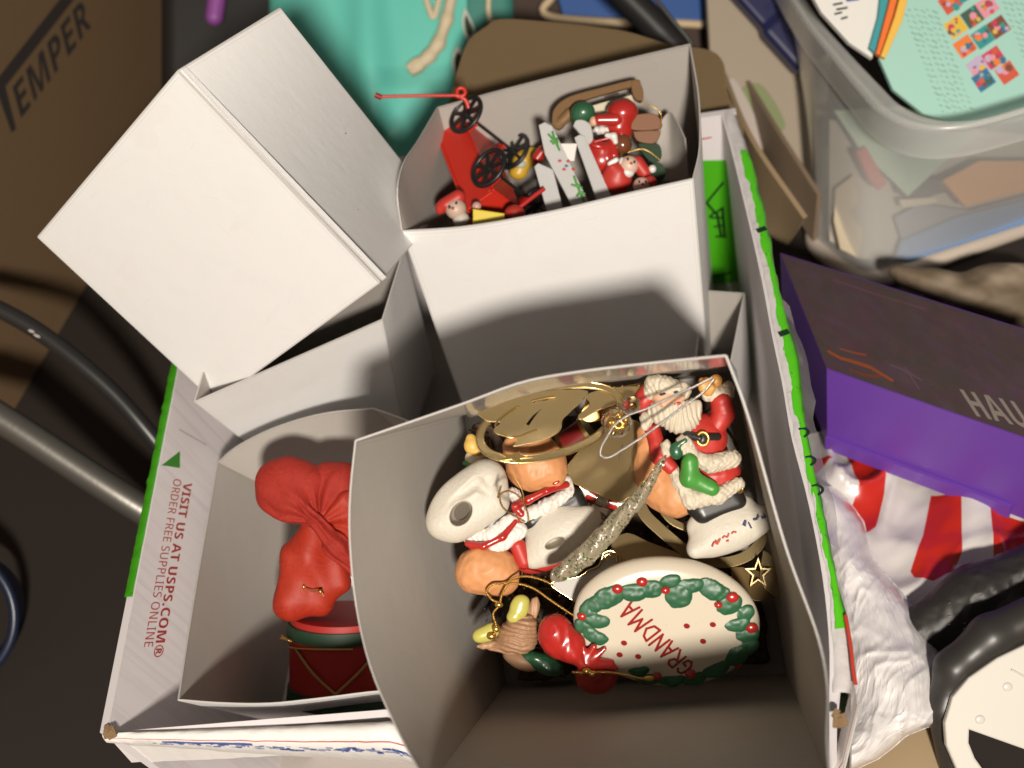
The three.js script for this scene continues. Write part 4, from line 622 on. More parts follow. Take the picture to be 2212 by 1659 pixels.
{
  const o = frame('toy_sled', 1290, 230, 0.728, 'brown wooden toy sled with curled front leaning on the back wall', 'toy sled');
  const wood = mat([0.21, 0.115, 0.045], 0.5, { bumpMap: G2, bumpScale: 0.0003 });
  part(o, 'runner', poly(o, [[1192, 256], [1196, 240], [1212, 222], [1240, 208], [1300, 192], [1371, 175], [1378, 186], [1330, 200], [1280, 214], [1246, 226], [1222, 240], [1212, 256], [1222, 268], [1208, 282], [1194, 274]], 16, 2, [], true), wood);
  part(o, 'runner', poly(o, [[1362, 178], [1378, 178], [1388, 200], [1386, 222], [1372, 218], [1364, 202]], 18, 2, [], true), wood);
  part(o, 'crossbar', tube(o, [[1200, 272, 8], [1216, 262, 20], [1232, 246, 26]], 12, 10, 8), wood).scale.z = 0.8;
  part(o, 'seat', poly(o, [[1240, 240], [1300, 222], [1364, 205], [1370, 222], [1350, 262], [1262, 282], [1246, 268]], 6, 1), mat([0.6, 0.54, 0.4], 0.6)).position.z = -6;
  part(o, 'slot', poly(o, [[1304, 212], [1334, 203], [1336, 206], [1306, 215]], 3), mat([0.05, 0.03, 0.015], 0.8)).position.z = 15;
}
function face(o, u, v, z, r, m = skin, opt = {}) {
  const h = part(o, 'head', ball(o, u, v, z, r, r, r), m); const d = opt.dir ?? [0, 0];
  for (const s of [-1, 1]) part(h, 'eye', ball(o, u + (d[0] + s * 0.36 * Math.cos(opt.a ?? 0)) * r, v + (d[1] - 0.15 + s * 0.36 * Math.sin(opt.a ?? 0)) * r, z + r * 0.86, r * 0.13, r * 0.17, r * 0.13), black);
  part(h, 'nose', ball(o, u + d[0] * r, v + (d[1] + 0.15) * r, z + r * 0.98, r * 0.16), mat([0.5, 0.06, 0.04], 0.35));
}
{
  const o = frame('wooden_elf', 1312, 262, 0.715, 'wooden figure in shiny red with green ball cap, lying by the sled', 'wooden figure');
  part(o, 'cap', blob(o, [e(1259, 243, 8, 26, 22, 22, 0), e(1252, 256, 6, 18, 14, 16)], { k: 8 }), darkGreen);
  part(o, 'body', blob(o, [e(1344, 244, 6, 34, 29, 30, 10), e(1336, 274, 4, 28, 24, 24), c(1352, 286, 4, 12, 1346, 296, 6, 11)], { k: 12 }), redGloss);
  part(o, 'sleeve', blob(o, [c(1292, 263, 22, 12, 1330, 262, 20, 16)], {}), redGloss); part(o, 'hand', ball(o, 1281, 266, 22, 9, 11, 9), skin);
  part(o, 'collar', blob(o, [e(1300, 282, 6, 20, 10, 12)], { disp: fur }), white);
}
{
  const o = frame('leather_boot', 1395, 280, 0.715, 'pair of matte brown wooden mittens beside the red figure', 'toy mitten');
  o.name = 'toy_mitten';
  part(o, 'mitten', poly(o, [[1362, 256], [1378, 249], [1412, 248], [1426, 262], [1424, 280], [1364, 282]], 12, 2, [], true), brown); part(o, 'mitten', poly(o, [[1366, 286], [1420, 284], [1424, 296], [1410, 312], [1376, 306]], 12, 2, [], true), brown);
  part(o, 'gold_string', tube(o, [[1384, 226, 20], [1410, 236, 22], [1426, 252, 18], [1424, 290, 16]], 1.2, 20, 5), gold);
}
{
  const o = frame('wooden_elf', 1325, 330, 0.712, 'brown haired wooden figure in red with white fur collar, face down', 'wooden figure');
  part(o, 'hair', ball(o, 1344, 312, 4, 21, 22, 20), gloss([0.15, 0.05, 0.02], 0.2));
  part(o, 'collar', blob(o, [c(1310, 296, 20, 6, 1324, 298, 22, 7), c(1324, 298, 22, 7, 1328, 310, 20, 6)], { k: 6 }), white);
  part(o, 'body', blob(o, [e(1300, 340, -4, 34, 34, 24, -20), c(1322, 308, 10, 9, 1325, 338, 14, 11), c(1280, 312, 10, 10, 1300, 322, 8, 12)], { k: 10 }), redGloss);
  part(o, 'arm', tube(o, [[1270, 312, 14], [1300, 305, 18], [1318, 301, 20]], 3.5, 10, 6), redGloss); part(o, 'bow', blob(o, [e(1290, 319, 20, 16, 7, 6, -12)], {}), redGloss);
}
{
  const o = frame('santa_peg', 1362, 365, 0.708, 'little wooden santa with round eyes and a white pompom on his red cap', 'wooden figure');
  face(o, 1358, 358, 6, 21, mat([0.66, 0.46, 0.36], 0.4), { dir: [0.15, -0.2], a: 0.4 });
  part(o, 'beard', blob(o, [e(1354, 374, 8, 16, 12, 14), e(1343, 352, 8, 8, 12, 10)], { k: 6 }), white); part(o, 'cap', blob(o, [c(1376, 352, 0, 16, 1392, 372, -4, 15)], {}), red); part(o, 'pompom', ball(o, 1409, 365, 0, 9), white);
  part(o, 'body', blob(o, [e(1332, 384, -6, 34, 34, 28), c(1322, 362, 10, 12, 1336, 372, 8, 14)], { k: 10 }), red); part(o, 'cuff', blob(o, [c(1316, 356, 16, 6, 1330, 348, 18, 6)], { k: 4 }), white);
}
{
  const o = frame('wooden_figure', 1394, 404, 0.703, 'pink cheeked wooden head with red cap half hidden by the front wall', 'wooden figure');
  face(o, 1386, 402, 4, 19, mat([0.62, 0.38, 0.32], 0.45), { dir: [0, -0.2] }); part(o, 'cap', blob(o, [e(1404, 394, 2, 16, 14, 16)], {}), red); part(o, 'body', blob(o, [e(1380, 440, -10, 30, 24, 24)], {}), red);
}
{
  const o = frame('felt_leaf', 1405, 332, 0.722, 'dark green felt leaf with gold thread near the santa cap', 'leaf');
  part(o, 'leaf', poly(o, [[1378, 312], [1396, 308], [1424, 314], [1428, 342], [1410, 352], [1390, 334]], 4, 1, [], true), mat([0.02, 0.05, 0.025], 0.8)); part(o, 'gold_thread', tube(o, [[1340, 336, 10], [1380, 325, 16], [1400, 330, 16], [1428, 350, 10]], 1.1, 20, 5), gold);
  part(o, 'leaf', poly(o, [[1388, 360], [1424, 352], [1438, 376], [1418, 400], [1396, 392]], 4, 1, [], true), mat([0.02, 0.05, 0.025], 0.8));
}
{
  const o = frame('toy_cradle', 1220, 355, 0.71, 'white wooden toy with painted green holly sprigs and red dots', 'wooden toy');
  const wh = mat([0.62, 0.61, 0.6], 0.55, { bumpMap: G2, bumpScale: 0.0004 });
  part(o, 'slat', poly(o, [[1163, 276], [1176, 270], [1192, 278], [1272, 446], [1238, 456], [1176, 338]], 10, 2), wh, 'slat painted with holly').position.z = 22;
  part(o, 'slat', poly(o, [[1240, 300], [1250, 294], [1262, 296], [1322, 432], [1292, 446]], 10, 2), wh).position.z = 6;
  part(o, 'slat', poly(o, [[1154, 362], [1162, 354], [1194, 368], [1216, 452], [1184, 468]], 10, 2), wh).position.z = 2;
  part(o, 'rocker', poly(o, [[1238, 274], [1244, 262], [1262, 262], [1276, 276], [1280, 304], [1264, 316], [1256, 296]], 12, 2, [], true), wh).position.z = -2;
  part(o, 'panel', poly(o, [[1208, 312], [1246, 312], [1240, 350], [1220, 350]], 8, 1), mat([0.7, 0.68, 0.64], 0.5)).position.z = 4;
  const z = 36; for (const q of [[[1192, 290, z], [1198, 310, z], [1208, 332, z]], [[1183, 296, z], [1198, 312, z]], [[1196, 318, z], [1188, 310, z]], [[1203, 322, z], [1202, 304, z]], [[1238, 385, z], [1246, 408, z], [1260, 440, z]], [[1232, 404, z], [1246, 408, z]], [[1244, 402, z], [1256, 412, z]], [[1250, 418, z], [1262, 424, z]], [[1250, 420, z], [1244, 430, z]]]) part(o, 'holly_sprig', tube(o, q, 2.6, 8, 5), green);
  for (const [u, v, b] of [[1208, 353], [1226, 354], [1217, 371], [1237, 371], [1222, 364, 1]]) part(o, 'painted_dot', ball(o, u, v, 35, 4, 3, 1.5), b ? mat([0.03, 0.14, 0.25], 0.4) : red);
}
{
  const o = frame('toy_duck', 1136, 366, 0.765, 'yellow painted toy duck between the wagon wheel and the white slats', 'toy duck');
  const y = mat([0.55, 0.33, 0.03], 0.4); part(o, 'body', blob(o, [e(1132, 346, 0, 26, 22, 20, 30), e(1150, 330, 6, 14, 12, 12), e(1120, 372, -4, 20, 16, 16)], { k: 10 }), y); part(o, 'wing', ball(o, 1124, 356, 16, 13, 10, 7), mat([0.4, 0.42, 0.36], 0.5));
}
{
  const o = frame('toy_gift', 1160, 330, 0.74, 'red and white striped bit of a toy behind the white slats', 'wooden toy');
  part(o, 'body', blob(o, [c(1160, 342, 0, 12, 1172, 326, 2, 12)], {}), redGloss); part(o, 'tip', ball(o, 1184, 316, 4, 12, 14, 10), white);
}
{
  const o = frame('wooden_elf', 984, 450, 0.705, 'wooden elf head with red pointed cap looking up in the near corner', 'wooden figure');
  face(o, 985, 452, 4, 23, mat([0.52, 0.38, 0.3], 0.45), { dir: [-0.25, -0.1], a: -0.5 });
  part(o, 'cap', blob(o, [c(965, 442, 2, 17, 990, 426, 2, 16), e(950, 450, 0, 10, 14, 10)], { k: 10 }), red); part(o, 'beard', blob(o, [e(996, 474, 4, 18, 18, 16)], {}), mat([0.5, 0.45, 0.4], 0.5)); part(o, 'body', blob(o, [e(1010, 494, -10, 30, 26, 24)], {}), mat([0.16, 0.02, 0.02], 0.4));
}
{
  const o = frame('toy_block', 1058, 472, 0.698, 'bright yellow wooden wedge at the near rim of the toy box', 'toy block');
  part(o, 'wedge', poly(o, [[1022, 454], [1090, 464], [1092, 490], [1022, 500]], 26, 3), mat([0.62, 0.47, 0.03], 0.5));
}
{
  const o = frame('toy_mallet', 1130, 450, 0.7, 'red wooden toy mallet with round head in the toy box', 'toy mallet');
  part(o, 'head', blob(o, [e(1112, 462, 0, 23, 20, 20), e(1112, 474, -2, 21, 16, 18)], { k: 8 }), mat([0.4, 0.03, 0.02], 0.45)); part(o, 'stick', tube(o, [[1120, 450, 4], [1150, 426, -2], [1176, 406, -8]], 5, 10, 8), mat([0.42, 0.02, 0.02], 0.4)); part(o, 'knob', ball(o, 1030, 446, 6, 10), mat([0.5, 0.3, 0.26], 0.5));
}

// ---------------------------------------------------------------- behind and around
{ // brown carton with big print
  const a = pl(35, 882, 0), b = pl(180, 632, 0), h = b.clone().sub(a).normalize(), up = new V3(0, 1, 0); let n = h.clone().cross(up).normalize(); if (n.dot(EYE.clone().sub(a)) < 0) n.negate();
  const o = a.clone().addScaledVector(h, -0.35).addScaledVector(up, 0.5), ex = h.clone().multiplyScalar(0.98), ey = new V3(0, -0.499, 0), to = facing(o, ex, ey, 1960, 1000);
  const t = thing('cardboard_box', 'big brown cardboard carton with dark TEMPER print behind the tipped box', 'cardboard box');
  const mp = canvas(1960, 1000, (g, w, hh) => {
    g.fillStyle = '#6b543a'; g.fillRect(0, 0, w, hh); seed = 4; for (let i = 0; i < 700; i++) { g.fillStyle = `rgba(${60 + rnd() * 60},${45 + rnd() * 40},20,.06)`; g.fillRect(rnd() * w, rnd() * hh, 20 + rnd() * 160, 1 + rnd() * 3); }
    const k = '#2b2522'; write(g, to, 'EMPER', [41, 262], [197, 57], [22, 194], 'bold', k);
    trace(g, to, [[-4, 168], [131, -4], [162, -4], [12, 187], [-4, 200]], k); trace(g, to, [[-4, 190], [12, 187], [35, 278], [25, 287], [-4, 205]], k);
  });
  part(t, 'panel', quadGeo(o, ex, ey), mat([1, 1, 1], 0.8, { map: mp }), 'panel printed TEMPER');
  part(t, 'carton', slab(o.clone().addScaledVector(n, -0.003), ex, ey, n.clone().multiplyScalar(-0.3)), kraft);
}
{
  const t = frame('black_case', 470, -10, 1.0, 'black case with a purple strap behind the tipped box', 'case');
  part(t, 'body', new RoundedBoxGeometry(290, 420, 160, 4, 40).translate(20, -40, -60), mat([0.014, 0.012, 0.011], 0.55));
  part(t, 'strap', blob(t, [c(487, -30, 60, 20, 476, 52, 60, 19)], {}), mat([0.26, 0.07, 0.3], 0.5));
}
{
  const t = frame('tote_bag', 830, 120, 0.93, 'teal bag with cream handles and dark leaf prints behind the boxes', 'bag');
  const teal = mat([0.13, 0.55, 0.46], 0.4);
  part(t, 'body', blob(t, [bx(810, 130, -70, 235, 340, 60, 0, 40), c(790, -150, -12, 18, 800, 260, -12, 18)], { cell: 8, k: 50, disp: (x, y, z) => 5 * noise(x * 0.008, y * 0.004, z * 0.01) + 2.5 * Math.sin(x * 0.035 + y * 0.016) }), teal);
  const cr = mat([0.62, 0.53, 0.36], 0.6);
  part(t, 'handle', blob(t, [c(982, -30, 14, 12, 966, 47, 16, 12), c(966, 47, 16, 12, 948, 99, 18, 13), c(948, 99, 18, 13, 928, 126, 18, 13), c(928, 126, 18, 13, 902, 148, 18, 13), bx(896, 150, 18, 14, 13, 10, 35, 2)], { k: 14 }), cr);
  part(t, 'trim', tube(t, [[915, -20, 12], [927, 20, 12], [937, 42, 12], [945, 18, 12], [953, -20, 12]], 7, 24, 8), cr); part(t, 'trim', tube(t, [[1058, -30, 8], [1055, 20, 8], [1060, 50, 8]], 6, 12, 8), cr);
  for (const p of [[[1004, 16], [1016, 40], [1028, 72], [1018, 96], [1004, 78], [998, 44]], [[988, 100], [1002, 116], [1000, 150], [988, 182], [978, 150], [978, 120]]]) { part(t, 'leaf_print', poly(t, p, 4, 1, [], true), mat([0.5, 0.52, 0.46], 0.6)).position.z = 2; const m = [p.reduce((s, q) => s + q[0], 0) / p.length, p.reduce((s, q) => s + q[1], 0) / p.length]; part(t, 'leaf_print', poly(t, p.map(([u, v]) => [m[0] + (u - m[0]) * 0.6, m[1] + (v - m[1]) * 0.6]), 4, 1, [], true), mat([0.015, 0.035, 0.015], 0.7)).position.z = 5; }
  part(t, 'side', new RoundedBoxGeometry(120, 660, 200, 3, 30).translate(220, 0, -110), mat([0.05, 0.22, 0.18], 0.6));
}
{
  const t = frame('cardboard_sheet', 1270, 200, 0.82, 'rough brown cardboard piece behind the toy box', 'cardboard');
  part(t, 'sheet', poly(t, [[978, 200], [991, 150], [1007, 104], [1024, 82], [1052, 62], [1075, 48], [1150, 50], [1330, 70], [1440, 100], [1545, 122], [1566, 200], [1560, 330], [1000, 340]], 24, 5, [], true), mat([0.46, 0.31, 0.15], 0.9, { bumpMap: G1, bumpScale: 0.002 }));
}
{
  const t = frame('game_board', 1380, -10, 0.97, 'blue board with cream edging at the top of the picture', 'game board');
  part(t, 'board', poly(t, [[1180, -90], [1600, -90], [1560, 50], [1380, 44], [1215, 36]], 14, 2), mat([0.02, 0.08, 0.28], 0.5));
  part(t, 'edging', tube(t, [[1230, -60, 14], [1190, 0, 14], [1172, 24, 14], [1200, 42, 14], [1330, 52, 14], [1460, 54, 14], [1570, 60, 14]], 9, 60, 8), mat([0.55, 0.42, 0.26], 0.6));
  part(t, 'backing', poly(t, [[1060, -120], [1640, -120], [1620, 120], [1060, 90]], 20, 2), mat([0.05, 0.028, 0.018], 0.7)).position.z = -50;
}
{
  const t = frame('vacuum_hose', 1430, 100, 0.86, 'thick black hose curving down behind the toy box', 'hose');
  part(t, 'hose', tube(t, [[1290, -70, 0], [1350, -10, 0], [1410, 50, 0], [1460, 105, 0], [1494, 165, 0], [1508, 240, -10], [1504, 330, -30]], 33, 50, 18), mat([0.014, 0.013, 0.013], 0.42)); part(t, 'painted_highlight', tube(t, [[1404, -8, 26], [1448, 48, 26], [1490, 100, 24], [1516, 160, 20], [1530, 240, 8]], 5, 40, 8), mat([0.05, 0.05, 0.048], 0.35));  // the thin grey line paints a highlight along the hose
}
{
  const t = frame('metal_tube', 120, 770, 0.8, 'curved black tube with white scuffs crossing the gap beside the carton', 'tube');
  part(t, 'tube', tube(t, [[-60, 640, 0], [40, 690, 0], [110, 735, 0], [180, 790, 0], [250, 855, -4], [310, 925, -10], [380, 1020, -30]], 19, 50, 16), mat([0.022, 0.021, 0.021], 0.36)); part(t, 'scuff', blob(t, [e(74, 716, 18, 8, 3, 2, -20), e(86, 726, 17, 9, 3, 2, -25)], { cell: 1.5, k: 2 }), mat([0.5, 0.45, 0.42], 0.8));
}
{
  const t = frame('metal_tube', 150, 1010, 0.78, 'thicker grey metal tube below the black tube, on the dark floor side', 'tube');
  part(t, 'tube', tube(t, [[-80, 850, 10], [40, 926, 6], [160, 1006, 0], [260, 1072, -6], [380, 1150, -20]], 33, 40, 20), mat([0.2, 0.19, 0.17], 0.38, { metalness: 0.75, bumpMap: G2, bumpScale: 0.00008 }));
}
{
  const t = frame('blue_bucket', -115, 1335, 0.78, 'dark blue bucket rim at the edge of the dark floor', 'bucket');
  part(t, 'rim', new THREE.TorusGeometry(146, 11, 12, 60), mat([0.01, 0.016, 0.04], 0.35)); part(t, 'wall', new THREE.CylinderGeometry(140, 120, 150, 48, 1, true).rotateX(Math.PI / 2).translate(0, 0, -70), mat([0.02, 0.04, 0.12], 0.4));
}
// clear plastic tote with books
{
  const Y = 0.135, rim = [[1655, -130], [1700, -45], [1760, 50], [1830, 132], [1890, 198], [1925, 234], [1975, 262], [2035, 274], [2110, 268], [2212, 240], [2400, 180]].map(([u, v]) => pl(u, v, Y)), bot = [[1775, 330], [1768, 400], [1763, 470], [1760, 525], [1795, 560], [1840, 592], [1870, 603], [1905, 600], [1960, 582], [2212, 492], [2400, 430]].map(([u, v]) => pl(u, v, 0.004));
  const t = thing('plastic_tote', 'large clear plastic tote full of books and papers at the upper right', 'tote'), fr = mat([0.97, 0.97, 0.96], 0.28, { phys: true, transmission: 0.84, thickness: 0 });
  const cen = pl(2300, 200, Y), outw = (p, r, dy) => { const d = p.clone().sub(cen).setY(0).normalize(); return p.clone().addScaledVector(d, r).add(new V3(0, dy, 0)); }, flat = { cOut: [1, 1, 1], cIn: [1, 1, 1], n: 60 };
  part(t, 'side', sheet(rim.map((p) => outw(p, -0.004, 0)), bot, { ...flat, th: 0.001 }), fr);
  part(t, 'rim', sheet(rim.map((p) => outw(p, -0.004, 0.002)), rim.map((p) => outw(p, 0.008, 0)), { ...flat, th: 0.0012, m: 3 }), fr); part(t, 'skirt', sheet(rim.map((p) => outw(p, 0.0085, 0)), rim.map((p) => outw(p, 0.009, -0.019)), { ...flat, th: 0.001, m: 3 }), fr);
  part(t, 'rim_bead', new THREE.TubeGeometry(new THREE.CatmullRomCurve3(rim.map((p) => outw(p, 0.005, 0.001))), 80, 0.0022, 8), fr);
  part(t, 'foot', new THREE.TubeGeometry(new THREE.CatmullRomCurve3(bot), 80, 0.006, 8), mat([0.5, 0.43, 0.36], 0.5));
}
{
  const t = frame('picture_book', 2110, 100, 0.8, 'mint green book cover with rows of small colourful pictures in the tote', 'book');
  const pts = [[1905, -90], [2420, -90], [2420, 200], [2212, 262], [2080, 275], [1990, 248], [1925, 196], [1896, 130], [1925, 40]], a = t.position.clone(), ex = AX.clone().multiplyScalar(520 * 0.8 / F), ey = AY.clone().multiplyScalar(-340 * 0.8 / F), o0 = a.clone().addScaledVector(AX, -215 * 0.8 / F).addScaledVector(AY, 195 * 0.8 / F), to = facing(o0, ex, ey, 1040, 680);
  const g = poly(t, pts, 14), p = g.attributes.position, uv = g.attributes.uv; for (let i = 0; i < p.count; i++) uv.setXY(i, (p.getX(i) + 215) / 520, 1 + (p.getY(i) - 195) / 340);
  const mp = canvas(1040, 680, (q, w, h) => {
    q.fillStyle = '#9fcbbf'; q.fillRect(0, 0, w, h); seed = 9;
    for (const [u0, v0, n] of [[1945, 20, 20], [2150, -20, 16]]) for (let i = 0; i < n; i++) { const u = u0 + i * 5, v = v0 + i * 13; for (let k = 0; k < 6; k++) { const s = k * 13, A = to(u + s, v + s * 0.05 + (k % 2) * 2); q.fillStyle = `rgba(70,95,85,${0.3 + rnd() * 0.4})`; q.save(); q.translate(...A); q.rotate(0.5); q.fillRect(0, 0, 12 + rnd() * 18, 4); q.restore(); } }
    const cols = ['#c8543f', '#2f6d93', '#d9b23c', '#3f5a4a', '#d98fa0', '#e07a3a', '#2e8f8c', '#7a4636', '#b9a7c4', '#c23b55'];
    const cells = [[2048, 10], [2078, -14], [2060, 62], [2096, 40], [2128, 18], [2080, 104], [2118, 84], [2152, 62], [2108, 148], [2142, 128], [2170, 160], [2120, 176]];
    cells.forEach(([u, v], i) => { const A = to(u, v); q.save(); q.translate(...A); q.rotate(-0.6); q.fillStyle = cols[i % 10]; q.fillRect(-40, -38, 80, 76); for (let k = 0; k < 9; k++) { q.fillStyle = cols[(i * 3 + k) % 10]; q.beginPath(); q.arc((rnd() - 0.5) * 62, (rnd() - 0.5) * 60, 5 + rnd() * 12, 0, 7); q.fill(); } q.restore(); });
  });
  part(t, 'cover', g, mat([1, 1, 1], 0.45, { map: mp }));
}
const inTote = (name, label, cat, pts, d, m, depth = 16, group) => { const u = pts.reduce((s, q) => s + q[0], 0) / pts.length, v = pts.reduce((s, q) => s + q[1], 0) / pts.length, t = frame(name, u, v, d, label, cat, group); part(t, 'body', poly(t, pts, depth, 2), m); return t; };
{
  const t = inTote('book', 'white book with black and blue print leaning in the tote', 'book', [[1720, -60], [1902, -60], [1890, 40], [1880, 130], [1830, 96], [1770, 30]], 0.79, mat([0.72, 0.7, 0.66], 0.5));
  for (const [u, v, w] of [[1795, 14, 20], [1802, 24, 24], [1798, 34, 16], [1812, 44, 14]]) part(t, 'print_line', poly(t, [[u, v], [u + w, v - 4], [u + w, v], [u, v + 4]], 2), black).position.z = 19; part(t, 'print_line', poly(t, [[1822, 2], [1850, 0], [1850, 6], [1824, 9]], 2), mat([0.02, 0.08, 0.3], 0.5)).position.z = 19;
}
inTote('folder', 'thin teal folder standing between the white book and the orange one', 'folder', [[1904, -60], [1928, -60], [1912, 20], [1886, 118], [1874, 106], [1893, 40]], 0.785, mat([0.03, 0.3, 0.33], 0.5));
inTote('folder', 'thin orange folder beside the teal one', 'folder', [[1932, -60], [1950, -60], [1924, 40], [1896, 124], [1888, 118], [1914, 20]], 0.78, mat([0.75, 0.16, 0.02], 0.5));
inTote('folder', 'thin yellow folder beside the mint picture book', 'folder', [[1955, -60], [1972, -60], [1944, 50], [1908, 130], [1898, 124], [1928, 40]], 0.776, mat([0.78, 0.45, 0.06], 0.5));
inTote('paper_sheet', 'pale mint sheet seen through the tote side', 'paper', [[1800, 240], [1940, 230], [2120, 285], [2030, 360], [1960, 425], [1925, 390], [1860, 330]], 0.85, mat([0.4, 0.52, 0.42], 0.6), 6);
inTote('paper_sheet', 'pale beige papers added at the back to brighten the tote', 'paper', [[1790, 260], [1900, 260], [2300, 300], [2300, 480], [1960, 560], [1860, 560], [1790, 520]], 0.875, mat([0.42, 0.38, 0.32], 0.8), 4);  // pale fill added behind the contents so the tote looks brighter
inTote('red_marker', 'dull red stick seen through the tote side', 'marker', [[1845, 330], [1866, 318], [1912, 398], [1896, 412], [1876, 392]], 0.845, mat([0.42, 0.06, 0.05], 0.5), 14);
inTote('orange_box', 'orange flat box seen through the tote side', 'box', [[2030, 392], [2110, 350], [2240, 350], [2240, 406], [2080, 448]], 0.85, mat([0.62, 0.27, 0.06], 0.5), 18);
inTote('black_toy', 'dark oblong thing under the mint sheet in the tote', 'toy', [[1934, 404], [1980, 384], [2036, 388], [2040, 416], [1990, 428], [1942, 422]], 0.855, mat([0.05, 0.05, 0.055], 0.5), 16);
inTote('wooden_stick', 'pale wooden stick lying below the dark oblong in the tote', 'stick', [[1940, 432], [2020, 426], [2024, 440], [1946, 450]], 0.856, mat([0.55, 0.45, 0.33], 0.6), 8);
inTote('blue_folder', 'blue folder on the bottom of the tote', 'folder', [[1930, 560], [1945, 520], [2060, 470], [2260, 420], [2260, 470], [1960, 565]], 0.862, mat([0.13, 0.22, 0.4], 0.5), 8);
inTote('grey_folder', 'grey folder lying over the blue one in the tote', 'folder', [[1930, 470], [1985, 440], [2090, 455], [2230, 418], [2230, 432], [2080, 490], [1950, 530]], 0.866, mat([0.22, 0.22, 0.26], 0.6), 8);
inTote('paper_bundle', 'crumpled cream paper at the left end of the tote', 'paper', [[1800, 410], [1840, 380], [1850, 440], [1830, 460], [1860, 500], [1850, 560], [1810, 540], [1796, 480]], 0.868, mat([0.5, 0.42, 0.3], 0.8), 20);
// second tote with navy latch, and boxes in the gap
{
  const t = frame('storage_bin', 1650, 190, 0.93, 'cloudy brownish storage bin with a navy blue latch', 'storage bin');
  part(t, 'side', poly(t, [[1520, -60], [1700, -60], [1790, 130], [1770, 420], [1700, 360], [1590, 230], [1530, 130]], 20, 4), mat([0.34, 0.28, 0.21], 0.6));
  part(t, 'label', poly(t, [[1590, 200], [1640, 190], [1690, 270], [1670, 290], [1620, 280]], 4, 1, [], true), mat([0.2, 0.24, 0.1], 0.6)).position.z = 24; part(t, 'streak', poly(t, [[1556, 190], [1585, 180], [1640, 290], [1640, 330], [1590, 290]], 4, 1, [], true), mat([0.42, 0.36, 0.32], 0.5)).position.z = 26;
  part(t, 'latch', blob(t, [bx(1640, 20, 60, 46, 120, 26, 42, 12), bx(1706, 100, 64, 50, 62, 30, 42, 14), c(1720, 130, 70, 22, 1760, 116, 70, 20)], { cell: 5, k: 10 }), mat([0.014, 0.016, 0.07], 0.4)); part(t, 'latch_rib', tube(t, [[1640, 42, 92], [1660, 30, 92]], 3, 6, 6), mat([0.03, 0.035, 0.13], 0.4)); part(t, 'latch_rib', tube(t, [[1676, 92, 96], [1700, 78, 96]], 3, 6, 6), mat([0.03, 0.035, 0.13], 0.4));
}
{
  const t = thing('cardboard_box', 'low open cardboard box in the gap between the green rim and the clear tote', 'cardboard box');
  const p = (u, v, y) => pl(u, v, y); part(t, 'flap', sheet([p(1560, 150, 0.09), p(1625, 300, 0.09), p(1740, 470, 0.07)], [p(1600, 420, 0.03), p(1660, 500, 0.02), p(1705, 525, 0.02)], { th: 0.003, cOut: [0.36, 0.26, 0.15], cIn: [0.36, 0.26, 0.15] }), board);
  part(t, 'flap', sheet([p(1600, 150, 0.06), p(1680, 280, 0.06), p(1770, 420, 0.05)], [p(1640, 330, 0.02), p(1700, 430, 0.02), p(1760, 520, 0.01)], { th: 0.003, cOut: [0.26, 0.19, 0.13], cIn: [0.26, 0.19, 0.13] }), board);
}
// dark game box with purple side
{
  const Y = 0.09, p0 = pl(1786, 797, Y), p1 = pl(2300, 976, Y), p2 = pl(1687, 550, Y), ex = p1.clone().sub(p0).multiplyScalar(1.3), ez = p2.clone().sub(p0).multiplyScalar(1.02), ey = new V3(0, -0.064, 0), t = thing('game_box', 'dark spooky board game box with purple side and white HAU lettering', 'game box');
  const to = facing(p2, ex, p0.clone().sub(p2), 1500, 800);
  const mp = canvas(1500, 800, (g, w, h) => {
    g.fillStyle = '#453b3a'; g.fillRect(0, 0, w, h); seed = 21;
    for (let i = 0; i < 900; i++) { const x = rnd() * w, y = rnd() * h; g.fillStyle = `rgba(${60 + rnd() * 60},${45 + rnd() * 40},${55 + rnd() * 60},.05)`; g.beginPath(); g.ellipse(x, y, 20 + rnd() * 120, 8 + rnd() * 40, rnd() * 3, 0, 7); g.fill(); }
    g.lineCap = 'round'; trace(g, to, [[1792, 762], [1815, 775], [1840, 782], [1880, 795], [1925, 822]], '#8a4526', 24); trace(g, to, [[1815, 755], [1850, 765], [1870, 768]], '#8a4526', 10); trace(g, to, [[1838, 800], [1866, 812], [1900, 815]], '#6f381f', 14);
    trace(g, to, [[1925, 790], [1950, 800], [1990, 822]], '#5b4a58', 12); trace(g, to, [[1955, 795], [1985, 842]], '#5b4a58', 9); trace(g, to, [[1800, 606], [1900, 640], [2000, 670]], 'rgba(110,70,80,.6)', 10);
    write(g, to, 'HAU', [2104, 899], [2236, 930], [2066, 840], 'bold', '#827a72');
  });
  part(t, 'lid', quadGeo(p2.clone().add(new V3(0, 0.0006, 0)), ex, p0.clone().sub(p2)), mat([1, 1, 1], 0.3, { map: mp }), 'dark lid with lettering');
  part(t, 'side', slab(p0.clone().add(new V3(0, -0.0004, 0)), ex, ey, ez), mat([0.145, 0.05, 0.36], 0.42)); 
  const nrm = ex.clone().cross(ey).normalize(); if (nrm.dot(EYE.clone().sub(p0)) < 0) nrm.negate();
  part(t, 'lip', slab(p0.clone().addScaledVector(ey, 0.86).addScaledVector(nrm, 0.0003), ex.clone().multiplyScalar(0.645), ey.clone().multiplyScalar(0.16), nrm.clone().multiplyScalar(0.0022)), mat([0.145, 0.05, 0.36], 0.42));
}
